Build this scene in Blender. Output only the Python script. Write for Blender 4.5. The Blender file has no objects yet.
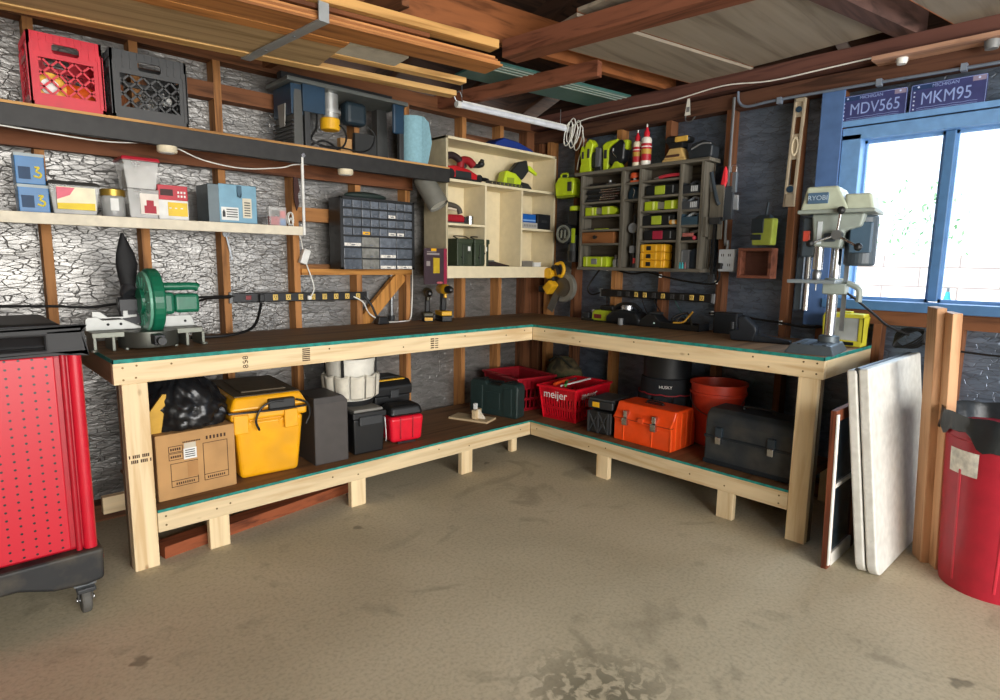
import bpy, bmesh, math, random
from mathutils import Vector, Matrix, Euler
random.seed(7)
C = bpy.context.scene.collection
PI = math.pi
sc = bpy.context.scene

# ---------------------------------------------------------------- helpers
def lin(c):
    if isinstance(c, str):
        c = c.lstrip('#'); c = [int(c[i:i+2], 16)/255 for i in (0, 2, 4)]
    return tuple((v/12.92 if v <= .04045 else ((v+.055)/1.055)**2.4) for v in c) + (1,)

class MB:
    """collects shapes; build() links them as ONE mesh object"""
    def __init__(s): s.v = []; s.f = []
    def add(s, vs, fs, M=None):
        b = len(s.v)
        s.v += [tuple(M @ Vector(p)) if M else tuple(p) for p in vs]
        s.f += [tuple(i+b for i in f) for f in fs]; return s
    def box(s, x0, x1, y0, y1, z0, z1, M=None):
        vs = [(x, y, z) for z in (z0, z1) for y in (y0, y1) for x in (x0, x1)]
        return s.add(vs, [(0, 2, 3, 1), (4, 5, 7, 6), (0, 1, 5, 4), (2, 6, 7, 3), (0, 4, 6, 2), (1, 3, 7, 5)], M)
    def bar(s, p0, p1, w, h, up=(0, 0, 1)):
        """square bar from p0 to p1, w across, h along up"""
        p0, p1 = Vector(p0), Vector(p1); d = (p1-p0); L = d.length; d.normalize()
        u = Vector(up); u = (u - d*u.dot(d))
        if u.length < 1e-4: u = Vector((0, 1, 0)) - d*d.y
        u.normalize(); r = d.cross(u)
        M = Matrix((r, d, u)).transposed().to_4x4(); M.translation = p0
        return s.box(-w/2, w/2, 0, L, -h/2, h/2, M)
    def prism(s, pts, axis, lo, hi, M=None):
        n = len(pts)
        def P(u, v, w): return {'x': (w, u, v), 'y': (u, w, v), 'z': (u, v, w)}[axis]
        vs = [P(u, v, lo) for u, v in pts] + [P(u, v, hi) for u, v in pts]
        fs = [tuple(range(n)), tuple(range(2*n-1, n-1, -1))] + [(i, i+n, (i+1) % n+n, (i+1) % n) for i in range(n)]
        return s.add(vs, fs, M)
    def frus(s, b, t, z0, z1, M=None):
        """b,t = (x0,x1,y0,y1) rectangles at z0 and z1"""
        vs = [(x, y, z) for (r, z) in ((b, z0), (t, z1)) for y in r[2:] for x in r[:2]]
        return s.add(vs, [(0, 2, 3, 1), (4, 5, 7, 6), (0, 1, 5, 4), (2, 6, 7, 3), (0, 4, 6, 2), (1, 3, 7, 5)], M)
    def cyl(s, p0, p1, r0, r1=None, n=16, M=None):
        if r1 is None: r1 = r0
        p0, p1 = Vector(p0), Vector(p1); d = (p1-p0).normalized()
        a = d.orthogonal().normalized(); b = d.cross(a)
        vs = [p+(a*math.cos(2*PI*i/n)+b*math.sin(2*PI*i/n))*r for p, r in ((p0, r0), (p1, r1)) for i in range(n)]
        fs = [(i, (i+1) % n, (i+1) % n+n, i+n) for i in range(n)] + [tuple(range(n-1, -1, -1)), tuple(range(n, 2*n))]
        return s.add(vs, fs, M)
    def lathe(s, prof, c=(0, 0, 0), n=24, M=None):
        m = len(prof); vs = []; fs = []
        for r, z in prof:
            for i in range(n):
                a = 2*PI*i/n; vs.append((c[0]+r*math.cos(a), c[1]+r*math.sin(a), c[2]+z))
        for j in range(m-1):
            for i in range(n):
                k = (i+1) % n; fs.append((j*n+i, j*n+k, (j+1)*n+k, (j+1)*n+i))
        if prof[0][0] > 1e-5: fs.append(tuple(range(n-1, -1, -1)))
        if prof[-1][0] > 1e-5: fs.append(tuple((m-1)*n+i for i in range(n)))
        return s.add(vs, fs, M)
    def tube(s, pts, r, n=8, k=5, M=None):
        P = [Vector(p) for p in pts]
        if k > 1 and len(P) > 2:
            Q = []
            E = [P[0]*2-P[1]] + P + [P[-1]*2-P[-2]]
            for i in range(1, len(E)-2):
                for j in range(k):
                    t = j/k; a, b, c, d = E[i-1:i+3]
                    Q.append(.5*((2*b)+(c-a)*t+(2*a-5*b+4*c-d)*t*t+(3*b-a-3*c+d)*t**3))
            Q.append(P[-1]); P = Q
        vs = []; fs = []; u = None
        for i, p in enumerate(P):
            d = (P[min(i+1, len(P)-1)]-P[max(i-1, 0)])
            if d.length < 1e-9: d = Vector((0, 0, 1))
            d.normalize()
            if u is None: u = d.orthogonal().normalized()
            else:
                u = u-d*u.dot(d)
                u = u.normalized() if u.length > 1e-6 else d.orthogonal().normalized()
            w = d.cross(u)
            vs += [p+(u*math.cos(2*PI*q/n)+w*math.sin(2*PI*q/n))*r for q in range(n)]
        for i in range(len(P)-1):
            fs += [(i*n+q, i*n+(q+1) % n, (i+1)*n+(q+1) % n, (i+1)*n+q) for q in range(n)]
        fs += [tuple(range(n-1, -1, -1)), tuple((len(P)-1)*n+q for q in range(n))]
        return s.add(vs, fs, M)
    def ball(s, c, r, n=16, m=10, fn=None, M=None):
        if not hasattr(r, '__len__'): r = (r, r, r)
        vs = []; fs = []
        for j in range(m+1):
            th = PI*j/m
            for i in range(n):
                a = 2*PI*i/n
                p = Vector((math.sin(th)*math.cos(a), math.sin(th)*math.sin(a), math.cos(th)))
                k = fn(p) if fn else 1
                vs.append((c[0]+p.x*r[0]*k, c[1]+p.y*r[1]*k, c[2]+p.z*r[2]*k))
        for j in range(m):
            for i in range(n):
                k = (i+1) % n; fs.append((j*n+i, (j+1)*n+i, (j+1)*n+k, j*n+k))
        return s.add(vs, fs, M)
    def build(s, name, mat, parent=None, bevel=0, smooth=False, world=False, seg=2, sub=0):
        bm = bmesh.new()
        vs = [bm.verts.new(p) for p in s.v]
        for f in s.f:
            try: bm.faces.new([vs[i] for i in f])
            except ValueError: pass
        bmesh.ops.remove_doubles(bm, verts=bm.verts[:], dist=1e-6)
        bmesh.ops.recalc_face_normals(bm, faces=bm.faces[:])
        if world and parent:
            bm.transform(wm(parent).inverted())
        if smooth:
            for f in bm.faces: f.smooth = True
            for e in bm.edges:
                if len(e.link_faces) == 2 and e.calc_face_angle(0) > .7: e.smooth = False
        me = bpy.data.meshes.new(name); bm.to_mesh(me); bm.free()
        o = bpy.data.objects.new(name, me); C.objects.link(o)
        o.data.materials.append(mat)
        if parent: o.parent = parent
        if bevel:
            b = o.modifiers.new('bevel', 'BEVEL'); b.width = bevel; b.segments = seg
            b.limit_method = 'ANGLE'; b.angle_limit = .6
        if sub:
            b = o.modifiers.new('sub', 'SUBSURF'); b.levels = sub; b.render_levels = sub
        return o

def wm(o):
    M = Matrix.Translation(o.location) @ o.rotation_euler.to_matrix().to_4x4()
    return wm(o.parent) @ M if o.parent else M
def tag(o, label, cat, group=None):
    o['label'] = label; o['category'] = cat
    if group: o['group'] = group
    return o
def thing(name, label, cat, loc=(0, 0, 0), rz=0, group=None, rot=None):
    o = bpy.data.objects.new(name, None); C.objects.link(o); o.empty_display_size = .05
    o.location = loc; o.rotation_euler = rot if rot else (0, 0, rz)
    return tag(o, label, cat, group)
def place(o, loc, rz=0, rot=None):
    o.location = loc; o.rotation_euler = rot if rot else (0, 0, rz); return o
def struct(o): o['kind'] = 'structure'; return o
RB = -PI/2     # things on the right wall: local x runs toward the camera, local y into the wall
def bx(*a): return MB().box(*a)
def rot(axis, ang, c=(0, 0, 0)):
    return Matrix.Translation(c) @ Matrix.Rotation(ang, 4, axis) @ Matrix.Translation([-q for q in c])
def text(s, size, mat, parent, loc, r=(PI/2, 0, 0), name='lettering', align='CENTER', ext=.0006, sx=1):
    cu = bpy.data.curves.new('t', 'FONT'); cu.body = s; cu.size = size; cu.extrude = ext
    cu.align_x = align; cu.align_y = 'CENTER'
    t = bpy.data.objects.new('t', cu); C.objects.link(t)
    bpy.context.view_layer.update()
    me = bpy.data.meshes.new_from_object(t.evaluated_get(bpy.context.evaluated_depsgraph_get()))
    bpy.data.objects.remove(t); bpy.data.curves.remove(cu)
    me.name = name
    o = bpy.data.objects.new(name, me); C.objects.link(o); me.materials.clear(); me.materials.append(mat)
    o.parent = parent; o.location = loc; o.rotation_euler = r; o.scale = (sx, 1, 1)
    return o

# ---------------------------------------------------------------- materials
def nodes(name):
    m = bpy.data.materials.new(name); m.use_nodes = True
    nt = m.node_tree; b = nt.nodes['Principled BSDF']
    return m, nt, b
def N(nt, t, **k):
    n = nt.nodes.new(t)
    for a, v in k.items():
        if a in n.inputs: n.inputs[a].default_value = v
        else: setattr(n, a, v)
    return n
def ramp(nt, src, stops):
    r = nt.nodes.new('ShaderNodeValToRGB'); e = r.color_ramp.elements
    while len(e) < len(stops): e.new(.5)
    for q, (p, c) in zip(e, stops): q.position = p; q.color = c
    nt.links.new(src, r.inputs[0]); return r.outputs[0]
def coords(nt, scale=(1, 1, 1), rotv=(0, 0, 0)):
    tc = N(nt, 'ShaderNodeTexCoord'); mp = N(nt, 'ShaderNodeMapping')
    mp.inputs['Scale'].default_value = scale; mp.inputs['Rotation'].default_value = rotv
    nt.links.new(tc.outputs['Object'], mp.inputs[0]); return mp.outputs[0]
def mixc(nt, fac, a, b, mode='MIX'):
    m = N(nt, 'ShaderNodeMix', data_type='RGBA', blend_type=mode)
    if isinstance(fac, (int, float)): m.inputs[0].default_value = fac
    else: nt.links.new(fac, m.inputs[0])
    for i, v in ((6, a), (7, b)):
        if isinstance(v, tuple): m.inputs[i].default_value = v
        else: nt.links.new(v, m.inputs[i])
    return m.outputs[2]
def bump(nt, b, src, st, dist=.01):
    bp = N(nt, 'ShaderNodeBump'); bp.inputs['Strength'].default_value = st; bp.inputs['Distance'].default_value = dist
    nt.links.new(src, bp.inputs['Height']); nt.links.new(bp.outputs[0], b.inputs['Normal'])
_mc = {}
def mat(c, rough=.5, metal=0, var=.10, scale=18, bmp=0, coat=0, dirt=0):
    """plain procedural surface with gentle mottling and optional dust"""
    key = (c, rough, metal, var, scale, bmp, coat, dirt)
    if key in _mc: return _mc[key]
    m, nt, b = nodes('surface'); L = lin(c)
    n = N(nt, 'ShaderNodeTexNoise'); n.inputs['Scale'].default_value = scale; n.inputs['Detail'].default_value = 4
    nt.links.new(coords(nt), n.inputs['Vector'])
    lo = tuple(v*(1-var) for v in L[:3])+(1,); hi = tuple(min(1, v*(1+var)) for v in L[:3])+(1,)
    col = ramp(nt, n.outputs[0], [(.3, lo), (.7, hi)])
    if dirt:
        d = N(nt, 'ShaderNodeTexNoise'); d.inputs['Scale'].default_value = scale*.5; d.inputs['Detail'].default_value = 8
        nt.links.new(coords(nt), d.inputs['Vector'])
        f = ramp(nt, d.outputs[0], [(.45, (0, 0, 0, 1)), (.7, (dirt, dirt, dirt, 1))])
        col = mixc(nt, f, col, lin('#5f5442'))
    nt.links.new(col, b.inputs['Base Color'])
    b.inputs['Roughness'].default_value = rough; b.inputs['Metallic'].default_value = metal
    if coat: b.inputs['Coat Weight'].default_value = coat
    if bmp: bump(nt, b, n.outputs[0], bmp)
    _mc[key] = m; return m
def wood(c1, c2, axis='x', scale=14, rough=.65, knots=0, dark=None):
    key = (c1, c2, axis, scale, rough, knots)
    if key in _mc: return _mc[key]
    m, nt, b = nodes('wood'); s = [scale]*3; s['xyz'.index(axis)] = scale/14
    oi = N(nt, 'ShaderNodeObjectInfo')
    co = coords(nt, s)
    ad = N(nt, 'ShaderNodeVectorMath', operation='ADD'); ml = N(nt, 'ShaderNodeMath', operation='MULTIPLY'); ml.inputs[1].default_value = 40
    nt.links.new(oi.outputs['Random'], ml.inputs[0]); nt.links.new(co, ad.inputs[0]); nt.links.new(ml.outputs[0], ad.inputs[1])
    n = N(nt, 'ShaderNodeTexNoise'); n.inputs['Scale'].default_value = 2.2; n.inputs['Detail'].default_value = 7; n.inputs['Distortion'].default_value = .6
    nt.links.new(ad.outputs[0], n.inputs['Vector'])
    col = ramp(nt, n.outputs[0], [(.32, lin(c2)), (.5, lin(c1)), (.68, tuple(min(1, v*1.12) for v in lin(c1)[:3])+(1,))])
    if knots:
        ks = [7]*3; ks['xyz'.index(axis)] = 3.4
        v = N(nt, 'ShaderNodeTexVoronoi'); v.inputs['Scale'].default_value = 1
        nt.links.new(coords(nt, ks), v.inputs['Vector'])
        f = ramp(nt, v.outputs['Distance'], [(.03, (knots,)*3+(1,)), (.075, (0, 0, 0, 1))])
        col = mixc(nt, f, col, lin('#6d3f1c'))
    # every board is a little darker or lighter than its neighbour
    hs = N(nt, 'ShaderNodeHueSaturation'); mr = N(nt, 'ShaderNodeMapRange'); mr.inputs[3].default_value = .84; mr.inputs[4].default_value = 1.12
    nt.links.new(oi.outputs['Random'], mr.inputs[0]); nt.links.new(mr.outputs[0], hs.inputs['Value']); nt.links.new(col, hs.inputs['Color'])
    nt.links.new(hs.outputs[0], b.inputs['Base Color'])
    b.inputs['Roughness'].default_value = rough; b.inputs['Specular IOR Level'].default_value = .3
    bump(nt, b, n.outputs[0], .12, .003)
    _mc[key] = m; return m
def foil_mat(tint=(1, 1, 1)):
    """crackled silver insulation facing: cells longer than tall, creases, broad diagonal wrinkles"""
    m, nt, b = nodes('foil')
    nz = N(nt, 'ShaderNodeTexNoise'); nz.inputs['Scale'].default_value = 7; nz.inputs['Detail'].default_value = 3
    nt.links.new(coords(nt), nz.inputs['Vector'])
    sub = N(nt, 'ShaderNodeVectorMath', operation='SCALE'); sub.inputs['Scale'].default_value = .75
    nt.links.new(nz.outputs['Color'], sub.inputs[0])
    ad = N(nt, 'ShaderNodeVectorMath', operation='ADD')
    nt.links.new(coords(nt, (17, 17, 52)), ad.inputs[0]); nt.links.new(sub.outputs[0], ad.inputs[1])
    v = N(nt, 'ShaderNodeTexVoronoi', feature='DISTANCE_TO_EDGE'); v.inputs['Scale'].default_value = 1
    nt.links.new(ad.outputs[0], v.inputs['Vector'])
    vc = N(nt, 'ShaderNodeTexVoronoi'); vc.inputs['Scale'].default_value = 1
    nt.links.new(ad.outputs[0], vc.inputs['Vector'])
    crease = ramp(nt, v.outputs['Distance'], [(.0, (1, 1, 1, 1)), (.045, (0, 0, 0, 1))])
    wr = N(nt, 'ShaderNodeTexNoise'); wr.inputs['Scale'].default_value = 3.2; wr.inputs['Detail'].default_value = 6; wr.inputs['Distortion'].default_value = 1.2
    nt.links.new(coords(nt, (1.2, 1.2, 4.5), (0, .55, 0)), wr.inputs['Vector'])
    patch = ramp(nt, wr.outputs[0], [(.38, (0, 0, 0, 1)), (.62, (1, 1, 1, 1))])
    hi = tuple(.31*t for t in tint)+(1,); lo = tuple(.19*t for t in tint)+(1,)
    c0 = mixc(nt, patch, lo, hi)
    sp = N(nt, 'ShaderNodeSeparateColor'); nt.links.new(vc.outputs['Color'], sp.inputs[0])
    f3 = N(nt, 'ShaderNodeMath', operation='MULTIPLY'); f3.inputs[1].default_value = .45; nt.links.new(sp.outputs[0], f3.inputs[0])
    c1 = mixc(nt, f3.outputs[0], c0, tuple(.42*t for t in tint)+(1,))
    f2 = N(nt, 'ShaderNodeMath', operation='MULTIPLY'); f2.inputs[1].default_value = .55
    nt.links.new(crease, f2.inputs[0])
    col = mixc(nt, f2.outputs[0], c1, (.10, .095, .09, 1))  # creases also darkened in colour, painted shade added to the crackle pattern
    nt.links.new(col, b.inputs['Base Color'])
    b.inputs['Metallic'].default_value = .7; b.inputs['Roughness'].default_value = .40
    h = N(nt, 'ShaderNodeMath', operation='MULTIPLY_ADD'); h.inputs[1].default_value = -.5
    h2 = N(nt, 'ShaderNodeMath', operation='MULTIPLY_ADD'); h2.inputs[1].default_value = 1.5
    nt.links.new(wr.outputs[0], h2.inputs[0]); nt.links.new(sp.outputs[1], h2.inputs[2])
    nt.links.new(crease, h.inputs[0]); nt.links.new(h2.outputs[0], h.inputs[2])
    fn = N(nt, 'ShaderNodeTexNoise'); fn.inputs['Scale'].default_value = 75; fn.inputs['Detail'].default_value = 2; nt.links.new(coords(nt), fn.inputs['Vector'])
    h3 = N(nt, 'ShaderNodeMath', operation='MULTIPLY_ADD'); h3.inputs[1].default_value = .35; nt.links.new(fn.outputs[0], h3.inputs[0]); nt.links.new(h.outputs[0], h3.inputs[2])
    bump(nt, b, h3.outputs[0], .42, .011)
    return m
def concrete():
    m, nt, b = nodes('concrete')
    def nz(s, d=6, dist=0, sc_=(1, 1, 1)):
        n = N(nt, 'ShaderNodeTexNoise'); n.inputs['Scale'].default_value = s; n.inputs['Detail'].default_value = d; n.inputs['Distortion'].default_value = dist
        nt.links.new(coords(nt, sc_), n.inputs['Vector']); return n.outputs[0]
    base = ramp(nt, nz(1.1, 8, .4), [(.28, lin('#ab9f84')), (.55, lin('#c0b498')), (.75, lin('#cabea3'))])
    fine = ramp(nt, nz(70, 8), [(.30, (.80, .80, .80, 1)), (.52, (1, 1, 1, 1)), (.8, (1.08, 1.08, 1.08, 1))])
    c = mixc(nt, 1.0, base, fine, 'MULTIPLY')
    st = ramp(nt, nz(2.6, 5, 1.5), [(.60, (0, 0, 0, 1)), (.70, (.35, .35, .35, 1))])
    c = mixc(nt, st, c, lin('#6f6753'))
    v = N(nt, 'ShaderNodeTexVoronoi'); v.inputs['Scale'].default_value = 2.1
    ad = N(nt, 'ShaderNodeVectorMath', operation='ADD'); n2 = N(nt, 'ShaderNodeTexNoise'); n2.inputs['Scale'].default_value = 14
    ms = N(nt, 'ShaderNodeVectorMath', operation='SCALE'); ms.inputs['Scale'].default_value = .11
    nt.links.new(coords(nt), n2.inputs['Vector']); nt.links.new(n2.outputs['Color'], ms.inputs[0]); nt.links.new(coords(nt), ad.inputs[0]); nt.links.new(ms.outputs[0], ad.inputs[1])
    nt.links.new(ad.outputs[0], v.inputs['Vector'])
    drip = ramp(nt, v.outputs['Distance'], [(.05, (.6, .6, .6, 1)), (.075, (0, 0, 0, 1))])
    c = mixc(nt, drip, c, lin('#5a5443'))
    # a cluster of damp, flaked blotches on the open part of the slab
    tc = N(nt, 'ShaderNodeTexCoord'); dv = N(nt, 'ShaderNodeVectorMath', operation='DISTANCE'); dv.inputs[1].default_value = (-2.27, -2.50, .0)
    nt.links.new(tc.outputs['Object'], dv.inputs[0])
    near = ramp(nt, dv.outputs['Value'], [(.08, (1, 1, 1, 1)), (.34, (0, 0, 0, 1))])
    v2 = ramp(nt, nz(22, 5, .6), [(.44, (0, 0, 0, 1)), (.52, (1, 1, 1, 1))])
    mm = mixc(nt, 1.0, near, v2, 'MULTIPLY')
    c = mixc(nt, mm, c, lin('#7d7660'))
    nt.links.new(c, b.inputs['Base Color']); b.inputs['Roughness'].default_value = .72
    bump(nt, b, nz(38, 8), .25, .006)
    return m

def clear(c='#cfd2cf', a=.35):
    key = ('clear', c, a)
    if key in _mc: return _mc[key]
    m, nt, b = nodes('clear_plastic')
    n = N(nt, 'ShaderNodeTexNoise'); n.inputs['Scale'].default_value = 6; nt.links.new(coords(nt), n.inputs['Vector'])
    nt.links.new(ramp(nt, n.outputs[0], [(.3, lin(c)), (.7, lin('#f2f2f0'))]), b.inputs['Base Color'])
    b.inputs['Roughness'].default_value = .18; b.inputs['Alpha'].default_value = a
    _mc[key] = m; return m

PINE = {a: wood('#e2cba2', '#d0b183', a, 12, .6, .55) for a in 'xyz'}
STUD = {a: wood('#a87443', '#7b5230', a, 16, .7, .55) for a in 'xyz'}
OLD = {a: wood('#73492e', '#4b2e1b', a, 14, .75, .3) for a in 'xyz'}
DARKW = {a: wood('#402a1d', '#25170f', a, 14, .85) for a in 'xyz'}
HONEY = {a: wood('#c98d47', '#94602b', a, 16, .6, .5) for a in 'xyz'}
PLY = wood('#85735a', '#5f5140', 'x', 9, .75)
PLYB = wood('#80552f', '#5d3a1d', 'x', 12, .7)
BLK = mat('#161718', .45); BLKM = mat('#101112', .7); DGREY = mat('#2d2f31', .5); GREY = mat('#77797a', .5)
CHROME = mat('#c3c5c8', .25, 1); STEEL = mat('#8d9092', .38, .9); ALU = mat('#c9cac8', .45, .5)
WHITE = mat('#dcdcd8', .5); CREAM = mat('#d8ccb0', .6); RED = mat('#c4162c', .42, dirt=.15); LIME = mat('#b9cf1c', .42)
YEL = mat('#e2ab1c', .45); ORANGE = mat('#ee4b12', .38, dirt=.12); GREEN = mat('#12664a', .35); TEAL = mat('#1d8579', .6)
CORD = mat('#0d0d0e', .55); WCORD = mat('#e3e2da', .5); RUBBER = mat('#1b1b1b', .8)
INK = mat('#3d2416', .8); BLUE = mat('#2c6fb4', .45)
# ================================================================ SETTING
floor = struct(bx(-6, .35, -8, .35, -.12, 0).build('floor', concrete()))
FOIL = foil_mat((1.0, .97, .92)); FOILB = foil_mat((.62, .80, 1.08))  # right wall foil tinted blue, its colour standing in for window haze
wl = struct(bx(-5.6, .14, .09, .14, .06, 2.42).build('wall_left', FOIL))
GABLE = DARKW['y']
m = MB()
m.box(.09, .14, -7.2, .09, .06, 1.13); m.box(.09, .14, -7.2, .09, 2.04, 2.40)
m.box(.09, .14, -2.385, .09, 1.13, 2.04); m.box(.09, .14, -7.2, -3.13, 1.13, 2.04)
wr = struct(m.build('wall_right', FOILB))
MB().prism([(.3, 2.40), (-7.2, 2.40), (-3.5, 3.82)], 'x', .06, .14).build('gable_board', GABLE, wr)
ws = struct(bx(-5.72, -5.6, -7.2, .14, 0, 2.9).build('wall_side', mat('#8f8874', .8)))
# studs, plates, blocking on the left wall (fronts at y = 0)
for x in (-4.05, -3.64, -3.235, -2.83, -2.445, -2.035, -1.615, -1.235, -.735, -.36):
    bx(x-.019, x+.019, 0, .09, .09, 2.36).build('stud', STUD['z'], wl)
bx(-.085, .0, 0, .09, .09, 2.36).build('corner_stud', OLD['z'], wl)
bx(-5.6, .09, 0, .09, 2.36, 2.45).build('top_plate', OLD['x'], wl)
bx(-5.6, .0, -.005, .09, 0, .085).build('sill_plate', OLD['x'], wl)
def block(x0, x1, z0, z1, mt=STUD['x']): bx(x0, x1, .002, .088, z0, z1).build('blocking', mt, wl)
block(-2.81, -2.464, 2.165, 2.245, OLD['x']); block(-2.426, -2.054, 2.165, 2.245, OLD['x'])
block(-2.016, -1.634, 1.555, 1.635); block(-1.596, -1.254, 1.555, 1.635)
bx(-2.016, -1.216, -.02, 0, 1.235, 1.272).build('blocking', HONEY['x'], wl); block(-2.016, -1.634, 1.235, 1.30); block(-1.596, -1.254, 1.235, 1.30)
MB().bar((-1.60, .03, .90), (-1.27, .03, 1.235), .085, .04, (0, 1, 0)).build('brace', HONEY['z'], wl)
bx(-.72, -.38, .0, .05, 2.16, 2.25).build('blocking', OLD['x'], wl)
# right wall studs (fronts at x = 0)
for y in (-.165, -.83, -1.225, -1.645, -2.055):
    bx(0, .09, y-.019, y+.019, .09, 2.27).build('stud', (OLD if y < -1.2 else STUD)['z'], wr)
bx(0, .09, -.09, 0.0, .09, 2.27).build('corner_stud', OLD['z'], wr)
bx(0, .09, -.47, -.43, .09, 2.27).build('stud', OLD['z'], wr)
for y in (-2.26, -3.25, -3.66, -4.07): bx(0, .09, y-.019, y+.019, .09, 2.27).build('stud', OLD['z'], wr)
for y in (-2.55, -2.9): bx(0, .09, y-.019, y+.019, .09, 1.03).build('stud', OLD['z'], wr)
bx(0, .09, -7.2, 0, 2.2705, 2.36).build('top_plate', wood('#57392a', '#3a241a', 'y', 14, .75), wr)
bx(-.005, .09, -7.2, 0, 0, .085).build('sill_plate', OLD['y'], wr)
bx(0, .088, -3.23, -2.28, 1.0305, 1.105).build('blocking', OLD['y'], wr)
# window
FR = mat('#6d98c8', .45); FRD = mat('#48719c', .5)  # frame blues painted in place of the hazy glow around the window
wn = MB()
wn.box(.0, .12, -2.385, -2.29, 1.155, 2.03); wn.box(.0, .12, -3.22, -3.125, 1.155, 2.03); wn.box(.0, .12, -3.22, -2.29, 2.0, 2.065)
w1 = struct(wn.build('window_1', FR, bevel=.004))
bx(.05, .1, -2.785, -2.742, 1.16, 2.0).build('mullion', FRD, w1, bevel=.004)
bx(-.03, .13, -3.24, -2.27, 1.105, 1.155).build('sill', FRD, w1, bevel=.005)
sm = MB()
for (a, b_) in ((-2.742, -2.385), (-3.125, -2.785)):
    sm.box(.07, .09, b_-.012, b_, 1.155, 2.0); sm.box(.07, .09, a, a+.012, 1.155, 2.0); sm.box(.07, .09, a, b_, 1.155, 1.172); sm.box(.07, .09, a, b_, 1.985, 2.0)
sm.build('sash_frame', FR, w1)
gm, nt, b = nodes('window_glass')
tr = N(nt, 'ShaderNodeBsdfTransparent'); gl = N(nt, 'ShaderNodeBsdfGlossy'); gl.inputs['Roughness'].default_value = .03
tr.inputs[0].default_value = (.96, .98, 1, 1); mx = N(nt, 'ShaderNodeMixShader'); mx.inputs[0].default_value = .05
nt.links.new(tr.outputs[0], mx.inputs[1]); nt.links.new(gl.outputs[0], mx.inputs[2]); nt.links.new(mx.outputs[0], nt.nodes['Material Output'].inputs[0])
for (a, b_) in ((-2.742, -2.385), (-3.125, -2.785)): bx(.079, .082, a+.012, b_-.012, 1.172, 1.985).build('pane', gm, w1)
t1 = struct(bx(-.015, .0, -2.29, -2.175, 1.0, 2.27).build('trim_1', mat('#4d6c9c', .6), bevel=.003))  # blue of this board is window haze put into its paint
t2 = struct(bx(-.012, .0, -3.23, -2.28, 2.07, 2.10).build('trim_2', mat('#6f9ccf', .5), bevel=.003))  # strip coloured blue as well, a painted stand-in for the haze

# roof, rafters, joists
ce = MB()
def roofz(y): return 2.47+(.35-y)*.353 if y > -3.5 else 2.47+(.35+3.5)*.353-(-3.5-y)*.353
for (y0, y1) in ((.4, -3.5), (-3.5, -7.4)):
    ce.prism([(y0, roofz(y0)), (y1, roofz(y1)), (y1, roofz(y1)+.06), (y0, roofz(y0)+.06)], 'x', -6, .5)
ceil = struct(ce.build('ceiling', DARKW['x']))
for x in (-4.4, -3.8, -3.2, -2.6, -2.0, -1.4, -.8, -.2):
    MB().prism([(.2, roofz(.2)-.12), (-3.5, roofz(-3.5)-.12), (-3.5, roofz(-3.5)), (.2, roofz(.2))], 'x', x, x+.04).build('rafter', DARKW['y'], ceil)
def joist(p0, p1, z0, z1, w=.04, mt=None, name='joist'):
    m = MB(); m.bar((p0[0], p0[1], (z0+z1)/2), (p1[0], p1[1], (z0+z1)/2), w, z1-z0); return m.build(name, mt or OLD['y'], ceil)
REDW = {a: wood('#7d4c36', '#56301f', a, 14, .75, .3) for a in 'xyz'}
joist((-.96, .05), (-.78, -1.24), 2.38, 2.465, .05, REDW['y'])
joist((-1.335, -1.08), (-1.13, -3.2), 2.375, 2.46, .12, REDW['y'])
joist((-2.18, .05), (-2.10, -1.24), 2.38, 2.465, .04); joist((-2.5, -1.08), (-2.4, -3.2), 2.40, 2.465, .04)
joist((-3.38, .05), (-3.30, -3.2), 2.40, 2.465, .04)
joist((.02, .05), (.02, -7), 2.375, 2.465, .13, wood('#644138', '#462c26', 'y', 14, .75, .3), 'header')
joist((-2.9, -.80), (.15, -1.215), 2.465, 2.66, .045, wood('#8f5630', '#663a1c', 'x', 12, .7, .4), 'strongback')
joist((-1.7, -2.23), (.12, -2.58), 2.465, 2.60, .09, wood('#5d453f', '#3f2e2a', 'x', 12, .75), 'strongback')
# gable framing seen past the plywood
for (p0, p1) in (((.04, -2.30, 2.40), (.04, -2.10, 2.75)), ((.04, -2.62, 2.40), (.04, -2.42, 2.75)), ((.04, -1.72, 2.40), (.04, -1.60, 2.62))):
    MB().bar(p0, p1, .05, .035, (1, 0, 0)).build('gable_brace', mat('#8d7f78', .7), ceil)

# outside the window
gr = struct(bx(.3, 14, -12, 6, -.2, -.08).build('ground', mat('#c9c5b6', .9, var=.15, scale=4)))
def brick_mat():
    m, nt, b = nodes('block_wall'); bt = N(nt, 'ShaderNodeTexBrick'); bt.inputs['Scale'].default_value = 1.0
    bt.inputs['Color1'].default_value = lin('#e8dfd8'); bt.inputs['Color2'].default_value = lin('#dcd2cb'); bt.inputs['Mortar'].default_value = lin('#8c817c')
    bt.inputs['Brick Width'].default_value = .9; bt.inputs['Row Height'].default_value = .27; bt.inputs['Mortar Size'].default_value = .012
    tc = N(nt, 'ShaderNodeTexCoord'); sx = N(nt, 'ShaderNodeSeparateXYZ'); cx = N(nt, 'ShaderNodeCombineXYZ')
    nt.links.new(tc.outputs['Object'], sx.inputs[0]); nt.links.new(sx.outputs['Y'], cx.inputs['X']); nt.links.new(sx.outputs['Z'], cx.inputs['Y']); nt.links.new(cx.outputs[0], bt.inputs['Vector'])
    nt.links.new(bt.outputs['Color'], b.inputs['Base Color']); b.inputs['Roughness'].default_value = .9; return m
gw = bx(6.5, 6.7, -10, 5, -.08, 1.52).build('garden_wall', brick_mat())
tag(gw, 'pale block garden wall seen through the window beyond the yard', 'wall')
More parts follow.
